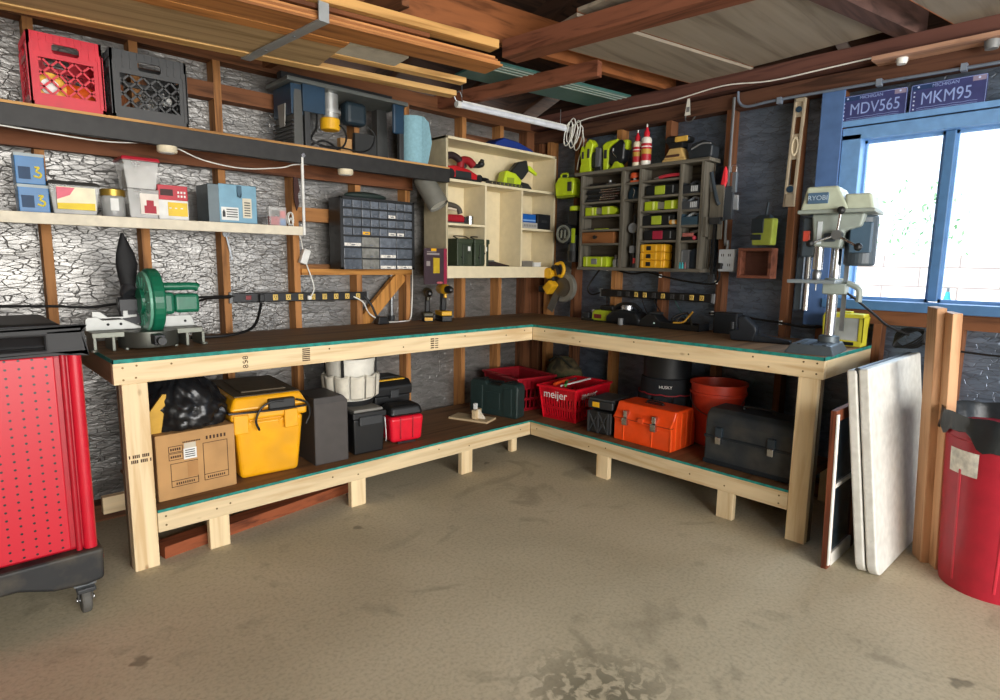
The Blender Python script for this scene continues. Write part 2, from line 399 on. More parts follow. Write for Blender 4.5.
def leafy(name, c, r, n, mt, leaf=.07):
    m = MB()
    for i in range(n):
        th, ph = random.uniform(0, 2*PI), math.acos(random.uniform(-1, 1)); k = random.uniform(.5, 1)
        p = Vector((math.sin(ph)*math.cos(th)*r[0]*k, math.sin(ph)*math.sin(th)*r[1]*k, r[2]+math.cos(ph)*r[2]*k))
        M = Matrix.Translation(p) @ Euler((random.uniform(0, 6), random.uniform(0, 6), random.uniform(0, 6))).to_matrix().to_4x4()
        m.add([(-leaf, 0, 0), (0, -leaf*.4, 0), (leaf, 0, .01), (0, leaf*.4, 0)], [(0, 1, 2, 3)], M)
    return m
LEAF = mat('#7fae78', .6)
sh = thing('shrub', 'low leafy green shrub in the yard outside the window', 'plant', (4.4, -1.52, -.08))
leafy('l', 0, (.42, .42, .5), 420, LEAF).build('foliage', LEAF, sh)
sm_ = MB()
for a in range(6): sm_.tube([(0, 0, 0), (.12*math.cos(a), .12*math.sin(a), .35), (.25*math.cos(a), .25*math.sin(a), .75)], .012)
sm_.build('stem', mat('#6a4a30', .8), sh)
tr_ = thing('tree', 'thin pale green tree standing behind the garden wall outside', 'tree', (9, -.75, -.08))
leafy('l', 0, (.9, .9, 1.5), 260, LEAF, .06).build('foliage', LEAF, tr_)
MB().tube([(0, 0, 0), (.05, 0, 1.2), (0, .05, 1.7)], .025).build('trunk', mat('#93a58a', .8), tr_)
sp = thing('garden_umbrella', 'closed teal garden umbrella standing in the yard right of the shrub', 'umbrella', (4.9, -1.98, -.08))
MB().lathe([(.02, .3), (.09, .4), (.07, .9), (.02, 1.15)]).build('canopy', mat('#2f9aa8', .7), sp, smooth=True)
MB().cyl((0, 0, 0), (0, 0, 1.2), .018).build('pole', STEEL, sp)

# ================================================================ WORKBENCH
D1, D2, XL, YR, H = .69, .70, 3.144, 2.531, .914
wb = thing('workbench', 'L-shaped pine workbench with dark top and lower shelf along both walls', 'workbench', (-1.6, -.35, 0))
HB = wood('#8a6a4a', '#694f36', 'x', 7, .6); HBD = wood('#7d5a3b', '#5c412a', 'x', 9, .65)
def Lpoly(x0, y1, e=0): return [(x0, -.0), (x0, -D1+e), (-D2+e, -D1+e), (-D2+e, y1), (0, y1), (0, 0)]
MB().prism(Lpoly(-XL+.001, -YR+.001, .003), 'z', .900, H).build('benchtop', HB, wb, world=True)
MB().prism(Lpoly(-3.02, -2.42, .003), 'z', .235, .247).build('shelf_deck', HBD, wb, world=True)
def bp_(name, mt, *a, bv=.003): return bx(*a).build(name, mt, wb, bevel=bv, world=True)
EDG = mat('#1c7f74', .7, var=.35, scale=30)
for z0, z1, xa, ya in ((.899, .915, -XL, -YR), (.236, .248, -3.02, -2.42)):
    bp_('edge_strip', EDG, xa, -D2, -D1, -D1+.004, z0, z1, bv=0); bp_('edge_strip', EDG, -D2, -D2+.004, ya, -D1+.004, z0, z1, bv=0)
bp_('edge_strip', EDG, -XL, -XL+.004, -D1, 0, .899, .915, bv=0); bp_('edge_strip', EDG, -D2, 0, -YR, -YR+.004, .899, .915, bv=0)
bp_('apron', PINE['x'], -XL, -D2-.0005, -D1, -D1+.038, .811, .899); bp_('apron', PINE['y'], -D2, -D2+.038, -YR, -D1, .811, .899)
bp_('apron', wood('#8e7355', '#6e573d', 'y', 12, .65), -XL, -XL+.038, -D1+.0385, 0, .811, .899)
bp_('apron', PINE['x'], -D2+.0385, 0, -YR, -YR+.038, .811, .899)
bp_('shelf_apron', PINE['x'], -3.022, -D2-.0005, -D1, -D1+.038, .147, .236); bp_('shelf_apron', PINE['y'], -D2, -D2+.038, -2.42, -D1, .147, .236)
bp_('shelf_apron', PINE['x'], -3.16, -3.0, -.34, -.30, .155, .235)
bp_('leg', PINE['z'], -3.118, -3.024, -D1, -D1+.038, 0, .811); bp_('leg', wood('#7d6a52', '#5d4c38', 'z', 12, .7), -3.122, -3.06, -D1+.039, -D1+.085, 0, .811)
bp_('leg', PINE['z'], -D2, -D2+.038, -2.512, -2.422, 0, .811); bp_('leg', wood('#7d6a52', '#5d4c38', 'z', 12, .7), -D2+.039, -D2+.077, -2.515, -2.43, 0, .811)
for x in (-2.815, -2.091, -1.317): bp_('short_leg', PINE['z'], x, x+.089, -D1+.003, -D1+.04, 0, .15)
bp_('short_leg', PINE['z'], -.755, -.70, -.56, -.525, 0, .235)
for y in (-1.262, -2.062): bp_('short_leg', PINE['z'], -D2+.003, -D2+.04, y-.089, y, 0, .15)
# rear supports against the wall
for x in (-2.8, -1.9, -1.0): bp_('rear_leg', PINE['z'], x, x+.089, -.045, -.007, 0, .235)
for y in (-.9, -1.7, -2.35): bp_('rear_leg', PINE['z'], -.045, -.007, y-.089, y, 0, .235)
fr_ = MB().bar((-3.0, -.60, .0275), (-1.9, -.42, .0275), .09, .055).build('floor_runner', wood('#8a4a2c', '#5c2f1b', 'x', 14, .75), wb, world=True)
# screw heads and grade stamps on the timber
sm = MB()
for x, z in ((-3.11, .88), (-3.11, .83), (-3.06, .885), (-3.065, .835), (-2.93, .88), (-2.62, .86), (-2.2, .88), (-1.75, .85), (-1.3, .88), (-.95, .86), (-.78, .88), (-2.99, .215), (-2.99, .175), (-2.72, .20), (-2.78, .19), (-2.2, .2), (-2.05, .18), (-1.5, .205), (-1.26, .18), (-.8, .2)):
    sm.cyl((x, -D1-.0012, z), (x, -D1+.002, z), .0045, n=8)
for y, z in ((-.8, .88), (-1.1, .84), (-1.5, .88), (-1.85, .85), (-2.2, .88), (-2.28, .84), (-2.44, .885), (-2.44, .84), (-2.5, .885), (-2.5, .835), (-.75, .2), (-1.2, .18), (-1.33, .2), (-1.9, .19), (-2.1, .18), (-2.38, .21), (-2.38, .17)):
    sm.cyl((-D2-.0012, y, z), (-D2+.002, y, z), .0045, n=8)
sm.build('screw_heads', mat('#6e5a3a', .4, .8), wb, world=True)
st = MB()
for i in range(7): st.box(-2.345+i*.0, -2.305, -D1-.0008, -D1, .83+i*.0095, .8355+i*.0095)
for i in range(5): st.box(-1.56, -1.535, -D1-.0008, -D1, .825+i*.013, .832+i*.013); st.box(-1.528, -1.505, -D1-.0008, -D1, .825+i*.013, .830+i*.013)
for r in range(2):
    for i in range(12):
        if (i*7+r*3) % 5: st.box(-3.112+i*.007, -3.107+i*.007, -D1-.0008, -D1, .474+r*.022, .488+r*.022)
st.build('grade_stamp', INK, wb, world=True)
for i, s in enumerate(('8', 'S', '8')): text(s, .035, INK, wb, (-2.62+1.6, -D1-.001+.35, .835+i*.02), (PI/2, -PI/2, 0), 'grade_stamp')
# ================================================================ UNDER THE BENCH, LEFT WING
Z0 = .247
def hdl(m, pts, r): return m.tube(pts, r)
# cardboard box
CARD = mat('#b48a58', .8, var=.12, scale=9); CARD2 = mat('#a87a45', .6)
cb = thing('cardboard_box', 'taped brown cardboard box with printed frames beside the left bench leg', 'box', (-2.825, -.415, Z0), .02)
bx(-.17, .17, -.18, .18, 0, .302).build('carton', CARD, cb, bevel=.004)
p = MB(); F = -.1812
def frame(m, x0, x1, z0, z1, w=.0025, y=F):
    m.box(x0, x1, y, y+.002, z0, z0+w); m.box(x0, x1, y, y+.002, z1-w, z1); m.box(x0, x0+w, y, y+.002, z0, z1); m.box(x1-w, x1, y, y+.002, z0, z1)
frame(p, -.115, .0, .055, .165); frame(p, -.115, 0, .055, .085); frame(p, .025, .135, .055, .235); frame(p, .025, .135, .055, .085)
frame(p, -.12, -.06, .215, .245); frame(p, -.12, -.06, .180, .212)
for i in range(9): p.box(-.095+i*.009, -.090+i*.009, F, F+.002, .064, .074); p.box(.04+i*.009, .045+i*.009, F, F+.002, .064, .074)
for i in range(11): p.box(-.06+i*.007, -.055+i*.007, F, F+.002, .252, .258)
for i in range(6): p.box(.04+i*.016, .048+i*.016, F, F+.002, .25, .266)
for i in range(5): p.box(-.112+i*.009, -.106+i*.009, F, F+.002, .224, .235); p.box(-.112+i*.009, -.106+i*.009, F, F+.002, .19, .20)
p.build('printing', INK, cb)
bx(-.058, -.003, F-.001, F+.002, .175, .225).build('shipping_label', WHITE, cb)
p = MB()
for i in range(4): p.box(-.052, -.01, F-.0016, F, .184+i*.01, .188+i*.01)
p.build('label_print', BLK, cb)
bx(-.055, -.005, F-.0006, F, .225, .25).build('packing_tape', mat('#c2b8a4', .3), cb); bx(-.045, .0, F-.0006, F, .09, .16).build('packing_tape', CARD2, cb)
# bag
def lump(seed, amp=.22, k0=3, k1=8):
    rr = random.Random(seed); ks = [(Vector((rr.uniform(-1, 1), rr.uniform(-1, 1), rr.uniform(-1, 1)))*rr.uniform(k0, k1), rr.uniform(0, 6), rr.uniform(.3, 1)) for _ in range(9)]
    return lambda p: 1+amp*sum(a*abs(math.sin(p.dot(k)+f)) for k, f, a in ks)/5-amp*.4
bg = thing('garbage_bag', 'black crumpled plastic bag lying on top of the cardboard box', 'bag', (-2.825, -.43, .5505)); bg.scale = (.92, .95, 1)
m = MB(); lo_, hi_ = lump(3, .30), lump(21, .22, 8, 17); m.ball((0, 0, .09), (.155, .145, .15), 84, 56, lambda p: lo_(p)*hi_(p)); m.v = [(x*(1.06-1.9*max(0, z-.10))-max(0, z-.1)*.1, y*(1.06-1.9*max(0, z-.10)), max(z, 0)) for x, y, z in m.v]
m.build('bag_body', mat('#17181a', .30, bmp=.5, scale=16), bg, smooth=True)
m = MB(); m.ball((-.02, .0, .225), (.045, .04, .028), 16, 10, lump(8, .5)); m.build('bag_neck', mat('#17181a', .3), bg)
yf = bx(-.05, .05, -.0015, .0015, 0, .16)
yc = thing('yellow_pouch', 'dusty yellow pouch corner poking up left of the black bag', 'pouch', (-2.968, -.545, .5505))
MB().prism([(-.03, 0), (.015, 0), (.045, .17), (.03, .172), (-.025, .10)], 'y', -.006, .006).build('pouch_body', mat('#c99a2e', .6), yc)
# yellow tote
TY = mat('#f0aa0c', .38, dirt=.25, scale=22); TL = mat('#574a36', .65, dirt=.6)
tt = thing('storage_tote', 'tall yellow plastic tote with dusty dark lid and black strap', 'storage tote', (-2.452, -.352, Z0), -.1)
m = MB(); m.frus((-.142, .142, -.21, .255), (-.168, .168, -.235, .29), 0, .30)
m.build('tub', TY, tt, bevel=.02, seg=3)
m = MB(); m.box(-.185, .185, -.248, .305, .30, .35)
m.build('rim', TY, tt, bevel=.014, seg=3)
m = MB(); m.frus((-.188, .188, -.252, .308), (-.160, .160, -.222, .28), .352, .415)
m.build('lid', TY, tt, bevel=.014, seg=3)
m = MB(); m.box(-.158, .158, -.218, .275, .414, .420); m.box(-.11, .11, -.15, .19, .420, .428); m.build('lid_panel', TL, tt, bevel=.006)
m = MB()
for x in (-.085, .045): m.frus((x-.006, x+.006, -.206, -.19), (x-.006, x+.006, -.236, -.22), .02, .30)
m.frus((-.10, .06, -.214, -.2), (-.10, .06, -.236, -.22), .18, .30); m.build('tub_rib', mat('#dd9708', .4), tt, bevel=.003)
for x in (-.14, .10): bx(x-.035, x+.035, -.258, -.245, .24, .335).build('handle_pad', TY, tt, bevel=.006)
bx(-.01, .12, -.262, -.225, .345, .395).build('latch', BLK, tt, bevel=.006)
m = MB(); z = .345
m.tube([(-.19, .2, z), (-.192, 0, z), (-.19, -.25, z), (-.1, -.258, z), (.05, -.26, z-.004), (.186, -.256, z), (.192, -.2, z), (.192, 0, z), (.19, .2, z)], .006, k=1)
m.tube([(-.06, -.262, .25), (-.075, -.266, .30), (-.05, -.27, .36), (.0, -.268, .385), (.06, -.268, .385)], .0055)
m.tube([(.17, -.262, .25), (.19, -.266, .30), (.175, -.27, .36), (.12, -.268, .385)], .0055)
m.build('strap', BLK, tt)
# dark box
db = thing('equipment_case', 'plain dark grey box with chamfered top right of the yellow tote', 'case', (-2.148, -.485, Z0), -.05)
DB = mat('#3c3836', .55)
MB().prism([(-.095, 0), (.095, 0), (.095, .335), (.068, .364), (-.095, .364)], 'y', -.12, .12).build('case_body', DB, db, bevel=.004)
bx(-.090, .090, -.1215, -.119, .006, .33).build('front_panel', mat('#443f3c', .5), db, bevel=.001)
# black box with grey lid
bl = thing('utility_box', 'low black tool box with a flat grey lid under the pocketed bucket', 'tool box', (-1.905, -.425, Z0), -.08)
MB().frus((-.088, .088, -.165, .17), (-.098, .098, -.178, .18), 0, .205).build('box_body', BLK, bl, bevel=.01)
bx(-.103, .103, -.185, .19, .205, .242).build('lid', BLK, bl, bevel=.008); bx(-.088, .088, -.165, .175, .240, .256).build('lid_panel', mat('#7c7a74', .45, dirt=.4), bl, bevel=.004)
m = MB(); m.box(-.07, .07, -.198, -.184, .17, .222); m.build('latch', DGREY, bl, bevel=.006)
# canvas bucket
CANV = mat('#d3cdbd', .85, bmp=.15, scale=40, dirt=.2)
bk = thing('bucket', 'white bucket wrapped with canvas tool pockets standing on the grey lid', 'bucket', (-1.905, -.375, .504))
MB().lathe([(.125, 0), (.132, .02), (.134, .03)], n=32).build('base', BLKM, bk, smooth=True)
MB().lathe([(.130, .03), (.142, .25), (.148, .252), (.148, .27), (.138, .27), (.12, .06)], n=32).build('pail', mat('#d8d5ca', .5), bk, smooth=True)
for i in range(11):
    a0, a1 = 2*PI*i/11+.2, 2*PI*(i+.86)/11+.2
    m = MB(); ps = []
    for r_, z in ((.137, .035), (.152, .05), (.160, .16), (.153, .17), (.140, .15)):
        for q in range(7): 
            a = a0+(a1-a0)*q/6; rr = r_+(.008*math.sin(PI*q/6) if r_ > .14 else 0); ps.append((rr*math.cos(a), rr*math.sin(a), z+(.012*abs(q-3)/3 if z > .15 else 0)))
    m.add(ps, [(j*7+q, j*7+q+1, (j+1)*7+q+1, (j+1)*7+q) for j in range(4) for q in range(6)])
    m.build('pocket', CANV, bk, smooth=True)
for a in (3.9, 5.5, 1.0, 2.4): MB().bar((.146*math.cos(a), .146*math.sin(a), .17), (.15*math.cos(a), .15*math.sin(a), .27), .016, .006, (math.cos(a), math.sin(a), 0)).build('strap', BLKM, bk)
m = MB(); m.tube([(.15, 0, .25), (.11, -.12, .29), (-.11, -.12, .29), (-.15, 0, .25)], .006); m.build('handle', BLK, bk)
# black toolbox with yellow
b2 = thing('tool_box', 'black plastic tool box with yellow stripe on lid behind the red lunch box', 'tool box', (-1.60, -.22, Z0), -.06)
MB().frus((-.115, .115, -.135, .14), (-.125, .125, -.145, .15), 0, .25).build('box_body', BLK, b2, bevel=.008)
MB().prism([(-.16, .25), (.155, .25), (.155, .31), (.13, .345), (-.125, .345), (-.165, .31)], 'x', -.13, .13).build('lid', BLK, b2, bevel=.012, seg=3)
m = MB(); m.box(-.115, .095, -.128, -.098, .343, .350); m.build('yellow_stripe', YEL, b2, bevel=.002)
bx(-.07, .07, -.05, .07, .345, .352).build('lid_recess', DGREY, b2); bx(-.03, .03, -.172, -.16, .24, .29).build('latch', DGREY, b2, bevel=.004)
# red lunch box
lb = thing('lunch_box', 'small bright red cooler with black rounded lid on the lower shelf', 'cooler', (-1.632, -.49, Z0), -.15)
LR = mat('#d8132b', .35)
MB().frus((-.10, .10, -.075, .075), (-.112, .112, -.085, .085), .008, .165).build('body', LR, lb, bevel=.022, seg=4)
m = MB(); m.frus((-.112, .112, -.085, .085), (-.095, .095, -.066, .066), .168, .229); m.build('lid', BLK, lb, bevel=.022, seg=4)
for x in (-.045, .035): bx(x-.004, x+.004, -.087, -.078, .03, .16).build('rib', mat('#a90f22', .4), lb, bevel=.002)
m = MB(); m.box(-.06, .06, -.07, -.02, 0, .01); m.box(-.06, .06, .02, .07, 0, .01); m.build('foot', BLK, lb)
m = MB(); m.tube([(-.118, .0, .15), (-.122, -.03, .16), (-.121, -.045, .05), (-.118, -.03, .02)], .003); m.build('wire_bail', WHITE, lb)
# green carry case at the corner, jig
gc = thing('drill_case', 'dark green moulded tool case standing upright in front of the red basket', 'tool case', (-.76, -.41, Z0), -1.36)
GC = mat('#1f302e', .5)
m = MB(); m.prism([(-.205, .012), (-.19, 0), (.19, 0), (.205, .012), (.205, .225), (.185, .245), (.075, .245), (.055, .222), (-.055, .222), (-.075, .245), (-.185, .245), (-.205, .225)], 'y', -.05, .05)
m.build('shell', GC, gc, bevel=.012, seg=3)
m = MB(); m.box(-.16, -.09, -.055, -.045, .02, .21); m.box(.09, .16, -.055, -.045, .02, .21); m.box(-.06, .06, -.0535, -.045, .05, .17); m.build('raised_panel', GC, gc, bevel=.008)
bx(-.06, .06, -.015, .015, .232, .250).build('handle', BLK, gc, bevel=.008); 
for x in (-.125, .125): bx(x-.02, x+.02, -.01, .05, .243, .252).build('latch', BLK, gc, bevel=.003)
jg = thing('corner_jig', 'small pale plywood corner jig lying flat on the lower shelf', 'jig', (-.985, -.40, Z0), -1.2)
JW = mat('#c2ab85', .7)
bx(-.15, .15, -.07, .07, 0, .014).build('base_plate', JW, jg, bevel=.002)
bx(.02, .05, -.045, .045, .014, .075).build('block', JW, jg, bevel=.002); MB().prism([(.05, .014), (.10, .014), (.05, .075)], 'y', -.01, .01).build('gusset', mat('#e0d6c2', .7), jg); bx(.015, .035, -.012, .012, .075, .115).build('stop', WHITE, jg)

# shopping baskets
def basket(name, label, loc, rz, L, W, Hh, mt, bars=13):
    t = thing(name, label, 'basket', loc, rz, None)
    k = .86; m = MB()
    m.box(-L/2*k, L/2*k, -W/2*k, W/2*k, 0, .006)
    def side(a0, a1, b0, b1, n):
        A0, A1, B0, B1 = map(Vector, (a0, a1, b0, b1)); up = (B0-A0).normalized(); out = (A1-A0).normalized().cross(up)
        for i in range(n+1):
            f = i/n; m.bar(A0.lerp(A1, f), B0.lerp(B1, f), .010 if 0 < i < n else .022, .004, out)
        for f, w in ((.03, .03), (.36, .018), (.68, .012), (.86, Hh*.30)):
            m.bar(A0.lerp(B0, f), A1.lerp(B1, f), .004, w, up)
    x, y, X, Y = L/2*k, W/2*k, L/2, W/2
    side((-x, -y, 0), (x, -y, 0), (-X, -Y, Hh), (X, -Y, Hh), bars); side((x, y, 0), (-x, y, 0), (X, Y, Hh), (-X, Y, Hh), bars)
    side((x, -y, 0), (x, y, 0), (X, -Y, Hh), (X, Y, Hh), bars*2//3); side((-x, y, 0), (-x, -y, 0), (-X, Y, Hh), (-X, -Y, Hh), bars*2//3)
    m.build('basket_body', mt, t)
    r = MB()
    r.box(-X-.018, X+.018, -Y-.018, -Y+.006, Hh-.012, Hh+.006); r.box(-X-.018, X+.018, Y-.006, Y+.018, Hh-.012, Hh+.006)
    r.box(-X-.018, -X+.006, -Y, Y, Hh-.012, Hh+.006); r.box(X-.006, X+.018, -Y, Y, Hh-.012, Hh+.006); r.build('rim', mt, t, bevel=.004)
    return t
BR_ = mat('#d01325', .35)
b1 = basket('shopping_basket', 'bright red slotted shopping basket with white lettering at the shelf corner', (-.35, -.79, Z0), -PI/2+.1, .30, .44, .235, BR_)
text('meijer', .078, WHITE, b1, (-.02, -.2165, .178), (PI/2+.03, 0, 0)); text('meijer', .078, WHITE, b1, (.1475, -.04, .178), (PI/2, 0, PI/2))
bx(-.0, .012, -.19, .19, .236, .248).build('handle', WHITE, b1, bevel=.004); 
b3 = basket('shopping_basket', 'dark red shopping basket behind the green tool case', (-.43, -.30, Z0), -PI/2-.16, .44, .33, .25, mat('#97101f', .4))
ht = thing('hedge_shears', 'red handled shears lying across the top of the lettered basket', 'shears', (-.42, -.76, .484), .3)
m = MB(); m.tube([(-.13, .03, .012), (-.05, .01, .02), (.03, .0, .015)], .011); m.build('handle', mat('#d84a1c', .45), ht)
MB().tube([(-.12, -.05, .01), (-.04, -.02, .014), (.03, 0, .012)], .010).build('handle', mat('#3e8a3c', .5), ht)
MB().prism([(.02, -.012), (.16, -.02), (.17, -.005), (.02, .012)], 'z', .008, .016).build('blade', STEEL, ht)
cbn = MB(); cbn.ball((0, 0, .17), (.085, .17, .18), 30, 20, lump(11, .25))
cm = nodes('camo'); m_, nt, b = cm
vn = N(nt, 'ShaderNodeTexNoise'); vn.inputs['Scale'].default_value = 9; nt.links.new(coords(nt), vn.inputs['Vector'])
nt.links.new(ramp(nt, vn.outputs[0], [(.4, lin('#2e2a1c')), (.5, lin('#5c4f34')), (.6, lin('#3b4228'))]), b.inputs['Base Color']); b.inputs['Roughness'].default_value = .9
cg = thing('duffel_bag', 'mottled olive brown bag bundled in the corner behind the red baskets', 'bag', (-.10, -.47, Z0))
cbn.v = [(x, y, max(z, 0)) for x, y, z in cbn.v]; cbn.build('bag_body', m_, cg, smooth=True)
MB().tube([(-.05, -.12, .30), (-.07, 0, .37), (-.04, .12, .32)], .008).build('handle', mat('#22241a', .8), cg)

# ---------------------------------------------------------------- right wing (local x toward camera)
rc = thing('rugged_case', 'black ribbed plastic case under the small yellow-tagged case', 'tool case', (-.49, -1.195, Z0), RB+.12)
RC = mat('#1c1d1e', .45)
bx(-.088, .088, -.13, .13, .004, .15).build('shell', RC, rc, bevel=.012, seg=3)
m = MB()
for x in (-.075, -.005, .065): m.box(x-.007, x+.007, -.138, -.12, .008, .148)
for a, b_ in ((-.068, -.012), (.002, .058)): m.bar((a, -.133, .02), (b_, -.133, .13), .010, .008, (0, 1, 0)); m.bar((b_, -.133, .02), (a, -.133, .13), .010, .008, (0, 1, 0))
m.build('cross_rib', DGREY, rc, bevel=.002)
m = MB(); m.box(-.06, -.02, -.05, .05, .14, .158); m.box(.02, .06, -.05, .05, .14, .158); m.build('lid_ridge', RC, rc)
yc2 = thing('parts_case', 'small black case with yellow latch stacked on the ribbed case', 'case', (-.485, -1.19, Z0+.159), RB+.12)
bx(-.092, .092, -.12, .12, 0, .055).build('shell', mat('#26282a', .45), yc2, bevel=.01, seg=3)
bx(-.085, .085, -.112, .112, .054, .066).build('lid', mat('#3c3f40', .4), yc2, bevel=.006); bx(-.055, -.005, -.124, -.118, .012, .045).build('latch', YEL, yc2, bevel=.002)
ot = thing('tool_box', 'bright orange metal tool box with two chrome latches', 'tool box', (-.48, -1.527, Z0), RB)
prof = [(-.135, 0), (.135, 0), (.135, .13), (.118, .185), (.095, .235), (-.095, .235), (-.118, .185), (-.145, .15), (-.135, .12)]
MB().prism([(y, z) for y, z in prof], 'x', -.202, .202).build('box_body', ORANGE, ot, bevel=.008, seg=3)
m = MB()
for x in (-.13, .07, .196): m.prism([(-.139, .004), (-.130, .004), (-.130, .12), (-.116, .187), (-.122, .187), (-.149, .15), (-.139, .118)], 'x', x-.004, x+.004)
for x in (.2045,): 
    for y in (-.09, -.03, .03, .09): m.box(x-.004, x+.002, y-.008, y+.008, .01, .22)
m.build('pressed_rib', mat('#f25a20', .35), ot, bevel=.002)
m = MB(); m.box(-.2035, .2035, -.147, -.12, .141, .146); m.build('lid_seam', mat('#a03006', .5), ot)
for x in (-.115, .085):
    l = bx(x-.018, x+.018, -.157, -.13, .105, .150).build('latch', CHROME, ot, bevel=.004); 
    m = MB(); m.box(x-.013, x+.013, -.150, -.115, .15, .195); m.build('hasp', CHROME, l, bevel=.004)
bx(-.025, .015, -.154, -.13, .135, .17).build('lock', mat('#d6491c', .4), ot, bevel=.006)
bx(-.06, .06, -.02, .02, .233, .239).build('handle_recess', mat('#4a1608', .6), ot); m = MB(); m.tube([(-.055, 0, .238), (-.045, 0, .25), (.045, 0, .25), (.055, 0, .238)], .005); m.build('handle', BLK, ot)
bg_ = thing('tool_box', 'large dull blue-black tool box with two silver latches beside the right leg', 'tool box', (-.49, -2.165, Z0), RB)
NV = mat('#252c31', .55, var=.2, dirt=.25)
m = MB(); m.prism([(-.128, 0), (.128, 0), (.128, .24), (.115, .285), (.08, .307), (-.08, .307), (-.115, .285), (-.128, .24)], 'x', -.234, .234)
m.build('box_body', NV, bg_, bevel=.012, seg=3)
m = MB(); m.box(-.236, .236, -.134, -.12, .15, .166); m.box(-.236, .236, -.132, -.12, .006, .03); m.build('lid_seam', mat('#141d24', .5), bg_, bevel=.003)
for x in (-.15, .13):
    l = bx(x-.02, x+.02, -.145, -.125, .165, .215).build('latch', mat('#27333c', .4), bg_, bevel=.004)
    bx(x-.016, x+.016, -.149, -.125, .125, .165).build('clasp', CHROME, l, bevel=.004)
m = MB(); m.tube([(-.08, 0, .305), (-.07, 0, .326), (.07, 0, .326), (.08, 0, .305)], .007); m.build('handle', BLK, bg_)
# buckets
ob = thing('bucket', 'empty orange-red plastic bucket behind the orange tool box', 'bucket', (-.19, -1.785, Z0)); ob.scale = (1, 1, .92)
OB = mat('#c4391f', .42)
MB().lathe([(.02, 0), (.135, 0), (.14, .02), (.156, .33), (.168, .335), (.168, .35), (.160, .352), (.160, .395), (.170, .397), (.170, .41), (.158, .41), (.135, .03), (.0, .02)], n=40).build('pail', OB, ob, smooth=True)
m = MB(); m.tube([(.165*math.cos(a), .165*math.sin(a), .345-.13*math.sin((a-PI*.62)/(PI*.95)*PI)) for a in [PI*.62+PI*.95*i/10 for i in range(11)]], .003, n=6); m.build('wire_handle', STEEL, ob)
nb = thing('bucket', 'tall black bucket with a lettered black tool organizer around it', 'bucket', (-.19, -1.425, Z0))
MB().lathe([(.02, 0), (.128, 0), (.14, .30), (.15, .31), (.152, .50), (.145, .50), (.13, .05), (0, .04)], n=36).build('pail', mat('#101418', .5), nb, smooth=True)
FAB = mat('#14171c', .85, bmp=.2, scale=60)
MB().lathe([(.148, .10), (.162, .12), (.166, .28), (.160, .36), (.146, .37)], n=36).build('organizer', FAB, nb, smooth=True)
for i in range(9):
    a = 2*PI*i/9; c_, s_ = math.cos(a), math.sin(a)
    M = Matrix.Translation((.160*c_, .160*s_, 0)) @ Matrix.Rotation(a, 4, 'Z')
    bx(-.008, .016, -.046, .046, .12, .255)
    MB().box(-.008, .018, -.046, .046, .12, .255, M).build('pocket', FAB, nb, bevel=.006)
m = MB()
for i in range(36):
    a0, a1 = 2*PI*i/36, 2*PI*(i+1)/36; k = .186; m.bar((k*math.cos(a0)*.95, k*math.sin(a0)*.95, .262+.006*(i % 4 == 0)), (k*math.cos(a1)*.95, k*math.sin(a1)*.95, .262+.006*((i+1) % 4 == 0)), .004, .007)
m.build('red_piping', mat('#8e1822', .6), nb)
a = PI*1.13
text('HUSKY', .026, WHITE, nb, (.171*math.cos(a+.1), .171*math.sin(a+.1), .315), (PI/2, 0, a+.1+PI/2))
m = MB(); m.tube([(.0, -.15, .47), (-.06, -.16, .52), (.0, 0, .60), (.0, .15, .47)], .005); m.build('wire_handle', BLK, nb)

# ================================================================ FLOOR RIGHT
sh_ = thing('window_sash', 'old brown wooden window sash with white edge leaning by the bench end', 'window sash', (-.69, -2.66, 0), 0, None, (math.radians(-1.5), 0, 0))
m = MB(); BRW = wood('#6d3a24', '#4a2415', 'z', 14, .6)
bx(-.185, -.135, -.012, .012, 0, .715).build('stile', BRW, sh_, bevel=.002); bx(.135, .185, -.012, .012, 0, .715).build('stile', BRW, sh_, bevel=.002)
bx(-.135, .135, -.012, .012, 0, .06).build('rail', mat('#d8d4ca', .6), sh_); bx(-.135, .135, -.012, .012, .665, .715).build('rail', BRW, sh_); bx(-.135, .135, -.012, .012, .36, .378).build('rail', mat('#d8d4ca', .6), sh_)
bx(-.187, -.165, -.02, -.012, .02, .70).build('paint_edge', mat('#e6e3da', .6), sh_, bevel=.002)
gp = bx(-.135, .135, -.003, .003, .06, .665).build('pane', mat('#2a3740', .08, coat=.5), sh_)
ft = thing('folding_table', 'white folded plastic table standing on edge against the bench end', 'folding table', (-.415, -2.818, 0), -.02, None, (math.radians(-7.2), 0, -.02))
TP = mat('#d5d4cc', .55, bmp=.05, scale=50, dirt=.22)
def rbot(x0, x1, z0, z1, r, n=6):
    P = [(x1, z1), (x0, z1)]
    for cx, a0 in ((x0+r, PI), (x1-r, PI*1.5)):
        for i in range(n+1):
            a = a0+PI/2*i/n; P.append((cx+r*math.cos(a), z0+r+r*math.sin(a)))
    return P
def rrect(x0, x1, z0, z1, r, n=6):
    P = []
    for cx, cz, a0 in ((x1-r, z0+r, -PI/2), (x1-r, z1-r, 0), (x0+r, z1-r, PI/2), (x0+r, z0+r, PI)):
        for i in range(n+1):
            a = a0+PI/2*i/n; P.append((cx+r*math.cos(a), cz+r*math.sin(a)))
    return P
MB().prism(rbot(-.40, .40, 0, .905, .06), 'y', -.045, -.003).build('table_half', TP, ft, bevel=.008, seg=3)
MB().prism(rbot(-.40, .40, .006, .90, .06), 'y', .003, .042).build('table_half', TP, ft, bevel=.008, seg=3)
m = MB(); m.prism(rbot(-.385, .385, .012, .89, .05), 'y', -.0035, .0035); m.build('steel_frame', mat('#3c4044', .4, .8), ft)
